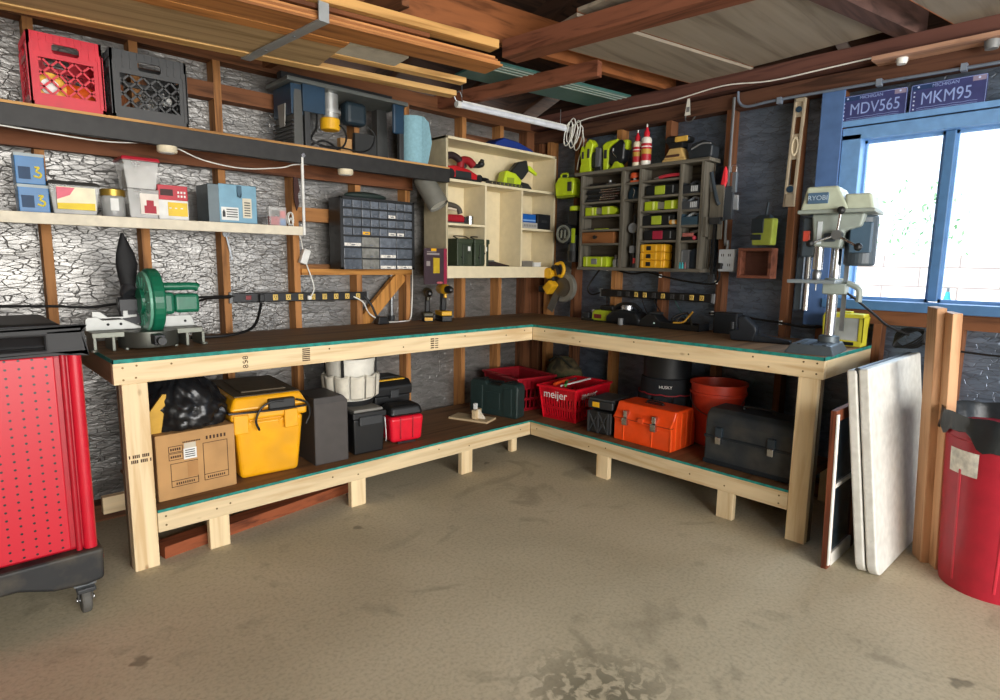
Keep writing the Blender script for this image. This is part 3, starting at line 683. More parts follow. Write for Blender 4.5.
m = MB(); m.cyl((-.395, -.0, .898), (.39, -.0, .898), .013); m.build('hinge_tube', mat('#5b6064', .4, .8), ft)
PINK = wood('#c89a72', '#a87952', 'z', 13, .6, .5)
p1 = tag(bx(-.0445, .0445, -.019, .019, 0, 1.165).build('timber_post', PINK, None, bevel=.003), 'taller bare two-by-four standing against the folded white table', 'timber')
place(p1, (-.43, -2.93, .0), 0, (math.radians(-3.5), math.radians(-2), .6))
p2 = p1.copy(); C.objects.link(p2); p2.data = p1.data; p2['label'] = 'bare two-by-four standing in front of the other one beside the trash can'
p2.location = (-.46, -2.99, 0); p2.rotation_euler = (math.radians(-3.5), math.radians(-2), .6); p2.scale = (1, 1, .985)
tc_ = thing('trash_can', 'red round plastic trash can with black liner by the window wall', 'trash can', (-.50, -3.185, 0)); tc_.scale = (.84, .84, 1)
TR = mat('#a81a2e', .4)
m = MB(); m.lathe([(.02, 0), (.205, 0), (.21, .02), (.246, .64), (.262, .65), (.262, .68), (.25, .68)], n=44); m.build('barrel', TR, tc_, smooth=True)
for a in (3.35, 4.3, 5.4, 2.5, 1.5, .5):
    MB().bar((.207*math.cos(a), .207*math.sin(a), .04), (.238*math.cos(a), .238*math.sin(a), .52), .014, .012, (math.cos(a), math.sin(a), 0)).build('rib', mat('#c22a3c', .35), tc_, bevel=.004)
m = MB(); vs = []; n = 60
for k, (r_, z) in enumerate([(.19, .42), (.22, .60), (.262, .735), (.272, .747), (.277, .725), (.276, .69), (.279, .66), (.276, .645)]):
    for q in range(n):
        a = 2*PI*q/n; wv = (.030*math.sin(3*a+1)+.018*math.sin(8*a)+.01*math.sin(17*a)) if k > 4 else .004*math.sin(9*a)
        rr = r_+.004*math.sin(11*a+k)+.003*math.sin(19*a); vs.append((rr*math.cos(a), rr*math.sin(a), z+wv*(k-4)/3 if k > 4 else z+wv))
m.add(vs, [(k*n+q, k*n+(q+1) % n, (k+1)*n+(q+1) % n, (k+1)*n+q) for k in range(7) for q in range(n)])
m.build('liner', mat('#23282b', .3, bmp=.3, scale=20), tc_, smooth=True)
# label curved on the barrel
m = MB(); vs = []; fs = []
for j, z in enumerate((.50, .60)):
    for i in range(13):
        a = 2.22+.62*i/12; r_ = .21+.035*(z-.02)/.6+.0025; vs.append((r_*math.cos(a), r_*math.sin(a), z))
m.add(vs, [(i, i+1, i+14, i+13) for i in range(12)]); m.build('paper_label', mat('#dcd8cc', .8, var=.3, scale=30), tc_)

# ================================================================ RED CABINET (left)
rcab = thing('tool_cabinet', 'red rolling steel tool cabinet with pegboard side and black top', 'tool cabinet', (-3.62, -.60, 0))
def peg_mat(c, pitch=(.037, .029), r=.0042):
    m, nt, b = nodes('pegboard'); tc = N(nt, 'ShaderNodeTexCoord'); sx = N(nt, 'ShaderNodeSeparateXYZ'); nt.links.new(tc.outputs['Object'], sx.inputs[0]); sq = []
    for ax, pi_ in zip('XZ', pitch):
        d = N(nt, 'ShaderNodeMath', operation='DIVIDE'); d.inputs[1].default_value = pi_; nt.links.new(sx.outputs[ax], d.inputs[0])
        f = N(nt, 'ShaderNodeMath', operation='FRACT'); nt.links.new(d.outputs[0], f.inputs[0]); u = N(nt, 'ShaderNodeMath', operation='SUBTRACT'); u.inputs[1].default_value = .5; nt.links.new(f.outputs[0], u.inputs[0]); sc_ = N(nt, 'ShaderNodeMath', operation='MULTIPLY'); sc_.inputs[1].default_value = pi_; nt.links.new(u.outputs[0], sc_.inputs[0]); u = sc_
        p = N(nt, 'ShaderNodeMath', operation='MULTIPLY'); nt.links.new(u.outputs[0], p.inputs[0]); nt.links.new(u.outputs[0], p.inputs[1]); sq.append(p)
    a = N(nt, 'ShaderNodeMath', operation='ADD'); nt.links.new(sq[0].outputs[0], a.inputs[0]); nt.links.new(sq[1].outputs[0], a.inputs[1])
    l = N(nt, 'ShaderNodeMath', operation='LESS_THAN'); l.inputs[1].default_value = r*r; nt.links.new(a.outputs[0], l.inputs[0])
    nt.links.new(mixc(nt, l.outputs[0], lin(c), (.01, .008, .008, 1)), b.inputs['Base Color']); b.inputs['Roughness'].default_value = .38; return m
PEG = peg_mat('#c2142a'); CR = mat('#c2142a', .38, var=.05); CRS = mat('#a50f22', .4)
bx(-.34, .33, -.29, .30, .25, .985).build('cabinet_body', CRS, rcab, bevel=.015, seg=3)
bx(-.33, .265, -.299, -.28, .262, .978).build('pegboard_panel', PEG, rcab, bevel=.004)

m = MB(); m.cyl((.325, -.285, .25), (.325, -.285, .985), .022); m.build('corner_post', CR, rcab, smooth=True)
m = MB(); m.cyl((.290, -.293, .25), (.290, -.293, .985), .010); m.build('corner_post', CRS, rcab, smooth=True)
TPB = mat('#232325', .6)
bx(-.36, .35, -.30, .32, .985, 1.01).build('top_tray', TPB, rcab, bevel=.012, seg=3)
m = MB(); m.box(-.36, -.30, -.325, -.29, .985, 1.075); m.box(.24, .355, -.325, -.29, .985, 1.075); m.box(-.36, .355, -.325, -.29, 1.05, 1.075); m.box(-.36, .355, -.325, -.29, .985, 1.005); m.build('push_handle', TPB, rcab, bevel=.010, seg=3)
MB().frus((-.355, .35, -.30, .32), (-.31, .30, -.20, .26), 1.01, 1.085).build('top_lid', TPB, rcab, bevel=.015, seg=3)
BT = mat('#1e1f20', .6, dirt=.5)
m = MB(); m.prism([(-.37, .155), (-.1, .155), (-.02, .165), (.1, .165), (.20, .13), (.30, .12), (.355, .13), (.36, .25), (-.37, .25)], 'y', -.33, .31); m.build('base_tray', BT, rcab, bevel=.012, seg=3)
bx(.335, .362, -.31, -.26, .19, .235).build('bumper', mat('#b2343c', .5), rcab, bevel=.01)
for (x, y) in ((.295, -.28), (.295, .25), (-.3, -.28), (-.3, .25)):
    c = bx(x-.035, x+.035, y-.03, y+.03, .112, .124).build('caster', STEEL, rcab)
    MB().prism([(y-.03, .115), (y+.03, .115), (y+.01, .05), (y-.015, .045)], 'x', x-.024, x-.019).build('fork', STEEL, c); MB().prism([(y-.03, .115), (y+.03, .115), (y+.01, .05), (y-.015, .045)], 'x', x+.019, x+.024).build('fork', STEEL, c)
    MB().cyl((x-.016, y-.005, .052), (x+.016, y-.005, .052), .052, n=24).build('wheel', mat('#55534e', .7), c, bevel=.008); MB().cyl((x-.028, y-.005, .052), (x+.028, y-.005, .052), .010).build('axle', CHROME, c)
    bx(x-.03, x+.03, y-.058, y-.02, .095, .112).build('brake', DGREY, c, bevel=.004)
# ================================================================ LEFT BENCH TOP
# mitre saw
ms = thing('miter_saw', 'green compound miter saw with silver fence and black dust bag', 'miter saw', (-2.93, -.31, H))
SIL = mat('#a9aaa6', .45, .35); CAST = mat('#77796f', .45, .6); DK = mat('#26272a', .5)
for sx in (-1, 1):
    m = MB(); m.frus((sx*.155-.075, sx*.155+.065, -.10, .06), (sx*.155-.075, sx*.155+.065, -.10, .06), .06, .085)
    for x in (sx*.22, sx*.15, sx*.10): m.box(x-.007, x+.007, -.10, .05, .0, .065)
    m.cyl((sx*.225, -.095, 0), (sx*.225, -.095, .012), .014)
    m.build('base', CAST, ms, bevel=.003)
m = MB(); m.lathe([(.02, .012), (.118, .012), (.122, .03), (.120, .082), (.0, .084)], c=(0, -.05, 0), n=36); m.build('turntable', mat('#55564f', .4, .6), ms, smooth=True)
m = MB(); m.prism([(-.118, .018), (.118, .018), (.118, .062), (-.118, .062)], 'x', -.07, .05); m.build('scale_plate', SIL, ms)
m = MB(); m.box(-.022, .022, -.235, -.10, .03, .075); m.build('miter_arm', DK, ms, bevel=.004); MB().cyl((.0, -.235, .05), (.0, -.27, .05), .017).build('miter_knob', BLK, ms)
MB().prism([(-.235, .085), (-.235, .135), (-.225, .145), (-.19, .145), (-.17, .13), (-.09, .13), (-.02, .095), (-.02, .085)], 'y', -.005, .012).build('fence', SIL, ms, bevel=.002)
MB().prism([(-.205, .135), (-.205, .168), (-.175, .168), (-.145, .142), (-.085, .142), (-.085, .172), (-.065, .172), (-.065, .15), (-.03, .15), (-.022, .10), (-.10, .135)], 'y', .012, .026).build('fence', SIL, ms, bevel=.002)
MB().prism([(.035, .085), (.035, .138), (.195, .138), (.205, .12), (.215, .085)], 'y', -.005, .012).build('fence', SIL, ms, bevel=.002)
m = MB()
for x in (-.15, -.10, .07, .17): m.cyl((x, -.0065, .11), (x, .0, .11), .006)
m.build('fence_screws', BLKM, ms)
# blade guard: a disc in the y-z plane, seen nearly edge on
gd = MB(); R_ = .150; cz = .212
pts = [(R_*math.cos(a)-.03, R_*math.sin(a)+cz) for a in [PI*2*i/36 for i in range(36)]]
pts = [(u, max(v, .065)) for u, v in pts]
gd.prism(pts, 'x', .0, .05); gg = gd.build('blade_guard', GREEN, ms, bevel=.010, seg=3)
m = MB(); m.prism([(R_*.93*math.cos(a)-.03, R_*.93*math.sin(a)+cz-.004) for a in [PI*2*i/36 for i in range(36)]], 'x', -.014, .0); m.build('guard_face', mat('#6aa58d', .3), ms, bevel=.004)
m = MB()
for k in range(14):
    a = 2*PI*k/14; m.bar((-.015, -.03+.06*math.cos(a), cz+.06*math.sin(a)), (-.015, -.03+.112*math.cos(a), cz+.112*math.sin(a)), .006, .006, (1, 0, 0))
m.build('guard_rib', mat('#3f8068', .4), ms); MB().cyl((-.03, -.03, cz), (0, -.03, cz), .06, .065, 24).build('guard_hub', GREEN, ms, bevel=.004)
MB().cyl((-.006, -.03, .19), (-.002, -.03, .19), .125, n=48).build('saw_blade', STEEL, ms)
# motor and handle
m = MB(); m.prism([(-.085, .150), (.05, .150), (.06, .20), (.05, .250), (-.085, .252)], 'x', .04, .11); m.prism([(-.08, .155), (.04, .155), (.05, .20), (.04, .243), (-.08, .245)], 'x', .11, .22); m.build('motor', GREEN, ms, bevel=.016, seg=3)
m = MB(); m.tube([(.035, -.03, .278), (.09, -.04, .278), (.20, -.045, .278), (.222, -.045, .270)], .019, n=12); m.build('handle', GREEN, ms, smooth=True)
m = MB(); m.cyl((.212, -.01, .20), (.222, -.01, .20), .022); m.cyl((.18, -.073, .21), (.18, -.06, .21), .010); m.build('brush_cap', BLK, ms)
m = MB(); m.bar((-.05, .03, .10), (-.06, .05, .20), .07, .05, (0, 1, 0)); m.cyl((-.10, .03, .20), (-.02, .02, .20), .03); m.box(-.10, -.03, -.01, .05, .17, .22); m.tube([(-.05, .02, .24), (-.055, .03, .25), (-.045, .04, .27)], .034, n=14); m.build('pivot_arm', DK, ms, smooth=True)
db_ = MB(); rings = [(.026, .24), (.030, .28), (.036, .33), (.043, .38), (.036, .43), (.018, .48), (.004, .52)]
vs = []; fs = []; n = 16
for k, (r_, z) in enumerate(rings):
    for i in range(n):
        a = 2*PI*i/n; vs.append((-.045-.01*(z-.25)/.2+r_*1.02*math.cos(a)*(1+.12*math.sin(3*a+z*20)), .05+.022*math.sin(a)*(1.3 if k < 2 else 1), z))
fs = [(j*n+i, j*n+(i+1) % n, (j+1)*n+(i+1) % n, (j+1)*n+i) for j in range(len(rings)-1) for i in range(n)]+[tuple((len(rings)-1)*n+i for i in range(n))]
db_.add(vs, fs).build('dust_bag', mat('#141416', .75, bmp=.2, scale=40), ms, smooth=True)
m = MB(); m.cyl((.0, -.03, .12), (.05, -.03, .12), .022); m.build('clamp', DK, ms)
m = MB(); m.tube([(.222, -.01, .20), (.30, .06, .21), (.40, .17, .205), (.49, .28, .20)], .0055); m.build('power_cord', CORD, ms)

# cables of the left bench
cbl = tag(MB().tube([(-4.05, -.012, 1.085), (-3.5, -.02, 1.10), (-3.235, -.022, 1.094), (-3.10, -.03, 1.085), (-2.95, -.03, 1.10), (-2.7, -.022, 1.115), (-2.44, -.024, 1.12), (-2.425, -.026, 1.114)], .006).build('power_cable', CORD), 'black cable running along the studs to the left power strip', 'cable')
pc = tag(MB().tube([(-2.275, -.034, 1.095), (-2.285, -.05, 1.055), (-2.36, -.13, .955), (-2.50, -.2, .926), (-2.66, -.2, .923), (-2.70, -.18, .923)], .008).build('power_cable', CORD), 'thick black cord drooping from the left power strip onto the bench', 'cable')
# power strips
def strip(name, label, loc, rz, L, n, skip, sw=True):
    t = thing(name, label, 'power strip', loc, rz)
    bx(0, L, -.028, 0, -.026, .026).build('housing', mat('#121213', .4), t, bevel=.004)
    OC = mat('#d8b65c', .5)
    for i in range(n):
        x = L*(.16+.82*(i+.35)/n)
        o = bx(x-.015, x+.015, -.031, -.027, -.017, .017).build('outlet', OC if i not in skip else mat('#3a3a3a', .5), t, bevel=.002)
        mm = MB(); mm.box(x-.007, x-.004, -.032, -.030, -.003, .010); mm.box(x+.004, x+.007, -.032, -.030, -.003, .010); mm.cyl((x, -.032, -.009), (x, -.030, -.009), .003, n=8); mm.build('slots', BLKM, o)
    if sw: bx(.07, .10, -.033, -.026, -.012, .012).build('switch', mat('#7a1418', .4), t, bevel=.002)
    bx(-.015, .0, -.022, -.004, -.03, .03).build('end_cap', GREY, t); bx(L, L+.015, -.022, -.004, -.03, .03).build('end_cap', GREY, t)
    return t
s1 = strip('power_strip', 'long black power strip with cream outlets on the left wall studs', (-2.428, -.002, 1.108), 0, .85, 9, (0,))
place(s1, (-2.428, -.002, 1.110), 0, (0, .012, 0))
pl = tag(bx(-.013, .013, -.03, 0, -.02, .02).build('cord_plug', BLK, None, bevel=.004), 'black plug in the first outlet of the left power strip', 'plug'); place(pl, (-2.275, -.032, 1.107))
pk = tag(bx(-.012, .012, -.022, 0, -.012, .012).build('cord_plug', WHITE, None, bevel=.004), 'white plug in the middle of the left power strip', 'plug'); place(pk, (-1.985, -.032, 1.10))
wsw = thing('adapter', 'small white adapter box dangling on a white cord below the shelf end', 'adapter', (-2.0, -.03, 1.345), 0)
MB().box(-.022, .022, -.018, .018, -.045, .045, rot('Y', .35)).build('adapter_body', WHITE, wsw, bevel=.005)
m = MB(); m.tube([(.01, 0, -.045), (.045, -.005, -.15), (.05, -.005, -.20), (.03, -.008, -.235), (.015, -.01, -.24)], .004); m.tube([(-.01, 0, .045), (-.02, .0, .1), (-.03, .0, .13)], .003); m.build('white_cord', WCORD, wsw)
wc = tag(MB().tube([(-1.68, -.035, 1.098), (-1.62, -.05, 1.06), (-1.57, -.05, .98), (-1.45, -.05, .925), (-1.30, -.06, .922), (-1.24, -.03, .93), (-1.215, -.012, 1.0), (-1.205, -.01, 1.2), (-1.21, -.01, 1.45), (-1.195, -.01, 1.60)], .0045).build('extension_line', WCORD), 'white cord running from power strip along bench and up the stud', 'cord')
bp2 = tag(MB().tube([(-1.6, -.03, 1.10), (-1.56, -.05, 1.04), (-1.53, -.06, .97), (-1.50, -.06, .925)], .008).build('power_cable', CORD), 'short black cable dropping from the right end of the left power strip', 'cable')
bpl = thing('power_adapter', 'black plug-in adapter lying at the foot of the diagonal brace', 'adapter', (-1.50, -.075, H))
MB().frus((-.045, .045, -.03, .03), (-.03, .03, -.022, .022), 0, .05).build('adapter_body', BLK, bpl, bevel=.006)
cd = thing('conduit', 'grey electrical conduit against the left wall behind the bench', 'conduit', (-1.335, .055, H))
MB().cyl((0, 0, 0), (0, 0, .32), .011).build('tube', STEEL, cd); MB().cyl((0, 0, 0), (0, 0, .04), .02).build('collar', DGREY, cd)

# cordless drills
def drill(name, label, loc, rz, cb, ck, s=1, rotv=None, batt=None):
    t = thing(name, label, 'drill', loc, rz, None, rotv)
    m = MB(); m.lathe([(.0, -.085), (.026, -.085), (.031, -.07), (.031, .0), (.027, .03), (.02, .04), (.0, .04)], n=20, M=Matrix.Translation((0, 0, .19)) @ Matrix.Rotation(PI/2, 4, 'X')); m.build('motor_housing', cb, t, smooth=True)
    m = MB(); m.lathe([(.0, 0), (.022, 0), (.024, .02), (.018, .05), (.008, .06), (0, .06)], n=16, M=Matrix.Translation((0, -.04, .19)) @ Matrix.Rotation(PI/2, 4, 'X')); m.build('chuck', ck, t, smooth=True)
    m = MB(); m.prism([(.045, .175), (.0, .175), (.01, .13), (.018, .06), (.060, .06), (.052, .12)], 'x', -.016, .016); m.build('handle', ck, t, bevel=.008, seg=3)
    bx(-.008, .008, -.012, .006, .14, .165).build('trigger', cb, t, bevel=.003)
    bx(-.033, .033, -.035, .085, .035, .062).build('battery_mount', cb, t, bevel=.006)
    bx(-.032, .032, -.04, .085, 0, .036).build('battery', ck, t, bevel=.006)
    if s != 1: t.scale = (s, s, s)
    return t
d1 = drill('cordless_drill', 'yellow and black cordless drill on the bench, the right one of the pair', (-1.045, -.17, H), -.30, YEL, BLK, 1.18)
d2 = drill('impact_driver', 'black and yellow impact driver standing left of the other drill', (-1.155, -.12, H), -.5, mat('#3a3418', .5), BLK, 1.05)
bx(-.026, .026, -.043, -.036, .01, .03).build('battery_badge', YEL, d2)
# hanging blister pack
hp = thing('blister_pack', 'dark purple packaging card with yellow panel hung at the cubby left side', 'package', (-1.19, -.256, 1.298), 0); hp.scale = (.85, 1, .63)
bx(-.115, .105, -.004, .002, -.19, .185).build('card', mat('#3a2930', .45), hp)
bx(.075, .105, -.006, .0, -.19, .185).build('card_edge', mat('#8f1d3c', .5), hp); bx(-.03, .03, -.008, -.003, -.075, .085).build('yellow_panel', mat('#b89a1a', .5), hp)
m = MB(); m.ball((.03, -.01, -.175), (.03, .012, .014), 12, 8); m.build('pink_cap', mat('#c2646a', .5), hp)
m = MB(); m.box(-.09, .03, -.0055, -.003, .115, .135); m.box(-.09, .0, -.0055, -.003, .145, .152); m.box(-.095, -.06, -.0055, -.003, .0, .05); m.build('print', mat('#8d8380', .6), hp); bx(-.05, .0, -.0065, -.003, .155, .182).build('yellow_print', YEL, hp)

# ================================================================ LEFT WALL SHELVES
bs = thing('wall_shelf', 'long black-fronted upper shelf on the left wall', 'shelf', (-2.6, -.145, 1.9))
bx(-4.3, -1.10, -.29, -.25, 1.843, 1.929).build('front_board', mat('#1f1e1d', .55, var=.35, scale=20), bs, world=True, bevel=.002)
bx(-4.3, -1.10, -.288, -.001, 1.929, 1.940).build('shelf_board', wood('#b58a55', '#8a6236', 'x', 12, .7), bs, world=True)
bx(-4.3, -1.10, -.25, -.001, 1.893, 1.9285).build('shelf_board', wood('#5d3a22', '#3d2514', 'x', 12, .8), bs, world=True)
bx(-4.3, -1.22, -.038, -.001, 1.80, 1.8925).build('ledger', wood('#744528', '#4f2c18', 'x', 14, .7), bs, world=True)
MB().cyl((-2.116, -.294, 1.885), (-2.116, -.288, 1.885), .011).build('screw', CHROME, bs, world=True)
for x, l in ((-2.78, 'round white puck light under the black shelf above the red and white carton'), (-1.85, 'round white puck light under the black shelf above the drawer organizer')):
    pu = thing('puck_light', l, 'light', (x, -.268, 1.8425), 0, 'puck lights under the black shelf')
    MB().lathe([(0, -.03), (.038, -.03), (.043, -.024), (.043, 0)], n=24).build('lamp_body', CREAM, pu, smooth=True); MB().lathe([(0, -.032), (.03, -.032), (.032, -.029)], n=24).build('lens', WHITE, pu)
ws_ = thing('wall_shelf', 'white-painted lower shelf hung on a white rod on the left wall', 'shelf', (-2.9, -.145, 1.45))
WP = mat('#d6cdb8', .6, var=.1, scale=30, dirt=.12)
bx(-4.3, -2.13, -.29, -.27, 1.458, 1.505).build('front_board', WP, ws_, world=True, bevel=.002); bx(-4.3, -2.13, -.27, -.001, 1.470, 1.498).build('shelf_board', OLD['x'], ws_, world=True)
MB().cyl((-2.12, -.285, 1.46), (-2.12, -.285, 1.875), .008).build('hanging_rod', WHITE, ws_, world=True)
cw = tag(MB().tube([(-4.2, -.27, 1.88), (-3.25, -.27, 1.835), (-3.0, -.22, 1.838), (-2.78, -.24, 1.855), (-2.6, -.2, 1.81), (-2.4, -.18, 1.795), (-2.2, -.2, 1.82), (-2.12, -.24, 1.842), (-1.85, -.22, 1.862)], .003).build('lamp_line', WCORD), 'thin white cord sagging below the black shelf between puck lights', 'cord')
# milk crates
def crate(name, label, loc, mt, L=.26, Dp=.245, Hh=.295):
    t = thing(name, label, 'crate', loc)
    x, y = L/2, Dp/2; th = .010
    def wall(M):
        m = MB(); w = x-.034; zl, zh = .055, Hh-.097
        m.box(-x, x, 0, th, 0, zl, M); m.box(-x, -w, 0, th, zl, Hh, M); m.box(w, x, 0, th, zl, Hh, M)
        m.box(-w, w, 0, th, Hh-.036, Hh, M); m.box(-w, -.055, 0, th, Hh-.076, Hh-.036, M); m.box(.055, w, 0, th, Hh-.076, Hh-.036, M); m.box(-w, w, 0, th, zh, Hh-.076, M)
        for q in (-1, 1): m.prism([(q*.0555, Hh-.0365), (q*.0555, Hh-.0755), (q*.040, Hh-.0755), (q*.0475, Hh-.067), (q*.0475, Hh-.045), (q*.040, Hh-.0365)], 'y', 0, th, M)
        step = .056; sl = 1.0; hgt = zh-zl
        for s_ in (1, -1):
            for i in range(-6, 8):
                a, b_ = i*step, i*step+hgt*sl
                za, zb = zl, zh
                if b_ < -w or a > w: continue
                if a < -w: za += (-w-a)/sl; a = -w
                if b_ > w: zb -= (b_-w)/sl; b_ = w
                if b_-a < .01: continue
                m.bar(M @ Vector((s_*a, th/2, za)), M @ Vector((s_*b_, th/2, zb)), .008, .007, M.to_3x3() @ Vector((0, 1, 0)))
        for i in range(10):
            px = -x+.02+i*(2*x-.04)/9
            for za, zb in ((Hh-.034, Hh-.004), (Hh-.074, Hh-.042)):
                if za < Hh-.04 and abs(px) < .066: continue
                m.box(px-.004, px+.004, -.003, .001, za, zb, M)
        for s_ in (-1, 1): m.box(s_*(x-.012)-.006, s_*(x-.012)+.006, -.004, .001, .02, Hh-.05, M)
        m.build('side_wall', mt, t)
    wall(Matrix.Translation((0, -y, 0))); wall(Matrix.Translation((0, y, 0)) @ Matrix.Rotation(PI, 4, 'Z'))
    for s_ in (1, -1): wall(Matrix.Translation((s_*x, 0, 0)) @ Matrix.Rotation(s_*PI/2, 4, 'Z') @ Matrix.Diagonal((Dp/L, 1, 1, 1)))
    m = MB(); m.box(-x+.01, x-.01, -y+.01, y-.01, 0, .008); m.build('crate_floor', mt, t)
    return t
crate('milk_crate', 'red plastic milk crate on the black shelf', (-3.145, -.135, 1.9405), mat('#c81a30', .4))
k2 = crate('milk_crate', 'dark grey plastic milk crate beside the red one', (-2.83, -.135, 1.9405), mat('#3a3b3c', .5), .31)
orl = thing('cord_reel', 'orange and yellow cord reel inside the red milk crate', 'cord reel', (-3.12, -.14, 1.9505))
MB().box(-.07, .09, -.05, .06, 0, .12, rot('Z', .2)).build('reel_body', mat('#f0641a', .4), orl, bevel=.03, seg=3)
m = MB(); m.cyl((-.085, -.08, .08), (-.085, -.03, .08), .06, n=24); m.build('reel_disc', YEL, orl); MB().cyl((-.085, -.09, .08), (-.085, -.08, .08), .033).build('hub', WHITE, orl)
jr = thing('bottle', 'brown bottle inside the grey milk crate', 'bottle', (-2.93, -.16, 1.9505)); MB().lathe([(0, 0), (.032, 0), (.034, .09), (.012, .13), (.012, .16), (0, .16)]).build('glass', mat('#7d4a2c', .3), jr, smooth=True); MB().lathe([(0, .155), (.014, .155), (.014, .175), (0, .175)]).build('cap', BLK, jr)
fp = thing('foil_pouch', 'crumpled silver pouch inside the grey milk crate', 'pouch', (-2.83, -.15, 1.9505)); m = MB(); m.ball((0, 0, .05), (.045, .035, .055), 20, 14, lump(5, .4)); m.v = [(x, y, max(0, z)) for x, y, z in m.v]; m.build('pouch_body', mat('#b9bbbb', .25, .8), fp)
fq = thing('wire_bundle', 'black bundle of wire inside the right half of the grey crate', 'wire', (-2.735, -.15, 1.9505)); m = MB()
for i in range(4): m.tube([(.03*math.cos(a+i), .03*math.sin(a+i), .012+.02*i+.01*math.sin(a*2)) for a in [k*2*PI/10 for k in range(11)]], .007)
m.build('wire_loops', BLK, fq); MB().ball((0, 0, .12), .022, 12, 8).build('white_tag', WHITE, fq)
# router table
rt = thing('router_table', 'grey and blue bench router table with a yellow router underneath', 'router table', (-1.79, -.145, 1.9405)); rt.scale = (1, 1, .95)
RG = mat('#6d7270', .45, .3); RBL = mat('#17354c', .45); 
bx(-.40, .365, -.145, .135, .338, .362).build('table_top', RG, rt, bevel=.004); bx(-.36, .36, .02, .075, .362, .43).build('fence', mat('#1d2022', .5), rt, bevel=.004)
bx(-.345, .30, -.09, .0, .362, .368).build('insert_plate', BLKM, rt)
m = MB(); m.frus((-.365, -.315, -.13, .13), (-.35, -.30, -.11, .11), 0, .34); m.build('side_panel', mat('#4c4d4b', .55), rt, bevel=.004)
bx(-.368, -.30, -.112, .112, .17, .335).build('side_cap', RBL, rt, bevel=.003); 
m = MB(); m.prism([(-.045, .235), (.045, .235), (.03, .11), (-.03, .11)], 'x', -.374, -.366); m.build('dust_port', mat('#8a8882', .5), rt)
m = MB()
for i in range(6): m.box(-.370, -.36, -.12, .12, .02+i*.022, .026+i*.022)
m.build('louvers', DGREY, rt)
bx(-.31, -.18, -.133, -.11, .19, .345).build('front_apron', RBL, rt, bevel=.003); bx(.265, .345, -.133, -.11, .16, .345).build('front_apron', RBL, rt, bevel=.012)
for x in (-.285, .325): bx(x-.016, x+.016, -.13, -.10, 0, .345).build('leg', DGREY, rt, bevel=.003)
m = MB(); m.frus((.27, .35, .06, .13), (.27, .34, .06, .12), 0, .34); m.build('rear_leg', mat('#3c3d3c', .55), rt)
bx(.12, .33, .07, .10, .02, .17).build('louver_panel', mat('#2c2d2d', .6), rt)
r0 = MB(); r0.cyl((-.10, -.03, .20), (-.10, -.03, .34), .048, n=24); r0.cyl((-.10, -.03, .225), (-.10, -.03, .245), .062, n=24); rr = r0.build('router_motor', mat('#b9bab8', .35, .6), rt, smooth=True)
MB().cyl((-.10, -.03, .13), (-.10, -.03, .20), .055, n=24).build('router_cap', YEL, rt, bevel=.008)
m = MB(); m.box(.0, .145, -.04, .05, .19, .33); m.build('switch_box', mat('#1b2a33', .5), rt, bevel=.03, seg=3)
m = MB(); m.tube([(-.1, -.03, .14), (-.06, -.07, .16), (-.03, -.09, .10), (-.06, -.09, .03), (-.15, -.09, .02), (-.24, -.08, .05), (-.20, -.06, .13), (-.19, -.05, .22)], .006)
m.tube([(-.2, -.09, .02), (-.05, -.1, .025), (.06, -.09, .02), (.14, -.08, .06), (.17, -.07, .14), (.12, -.06, .19)], .005); m.tube([(-.25, -.07, .02), (-.17, -.1, .05), (-.08, -.08, .015)], .006); m.build('power_cord', CORD, rt)
sb = thing('carton', 'small brown carton standing under the router table', 'box', (-1.79, -.09, 1.9405)); bx(.0, .075, -.02, .02, 0, .11).build('carton_body', CARD, sb)
# paper towel roll
pt = thing('paper_towel_roll', 'blue shop towel roll standing at the end of the black shelf', 'paper towels', (-1.315, -.175, 1.9405))
BT_ = mat('#86b0bd', .85, bmp=.15, scale=60)
MB().lathe([(.02, 0), (.083, 0), (.083, .29), (.02, .29), (.02, .1)], n=32).build('roll', BT_, pt, smooth=True)
m = MB(); vs = [(.02, -.082, 0.0), (.02, -.082, .289), (.075, -.06, .0), (.085, -.06, .27), (.06, -.05, .0), (.118, -.05, .15), (.082, -.01, .28), (.082, -.01, .02)]
m.add(vs, [(0, 2, 3, 1), (2, 5, 3), (2, 4, 5), (5, 6, 3), (4, 7, 5), (5, 7, 6)]); m.build('loose_sheet', BT_, pt)
# grey lamp tube under shelf end
gl_ = thing('spot_lamp', 'grey metal spot lamp hanging under the end of the black shelf', 'lamp', (-1.235, -.17, 1.87))
M = rot('Y', -.30) @ rot('X', -.5)
MB().lathe([(.02, .01), (.066, .0), (.071, -.20), (.067, -.22), (.06, -.215), (.058, -.19), (0, -.185)], n=28, M=M).build('lamp_shade', mat('#6f6e66', .5), gl_, smooth=True); MB().lathe([(0, -.207), (.058, -.207), (.058, -.20)], n=24, M=M).build('lens', mat('#b9b8ae', .3), gl_)
m = MB(); m.bar((.02, .02, -.15), (.11, .03, -.01), .03, .01, (0, 1, 0)); m.build('bracket', mat('#5d5c56', .5), gl_)
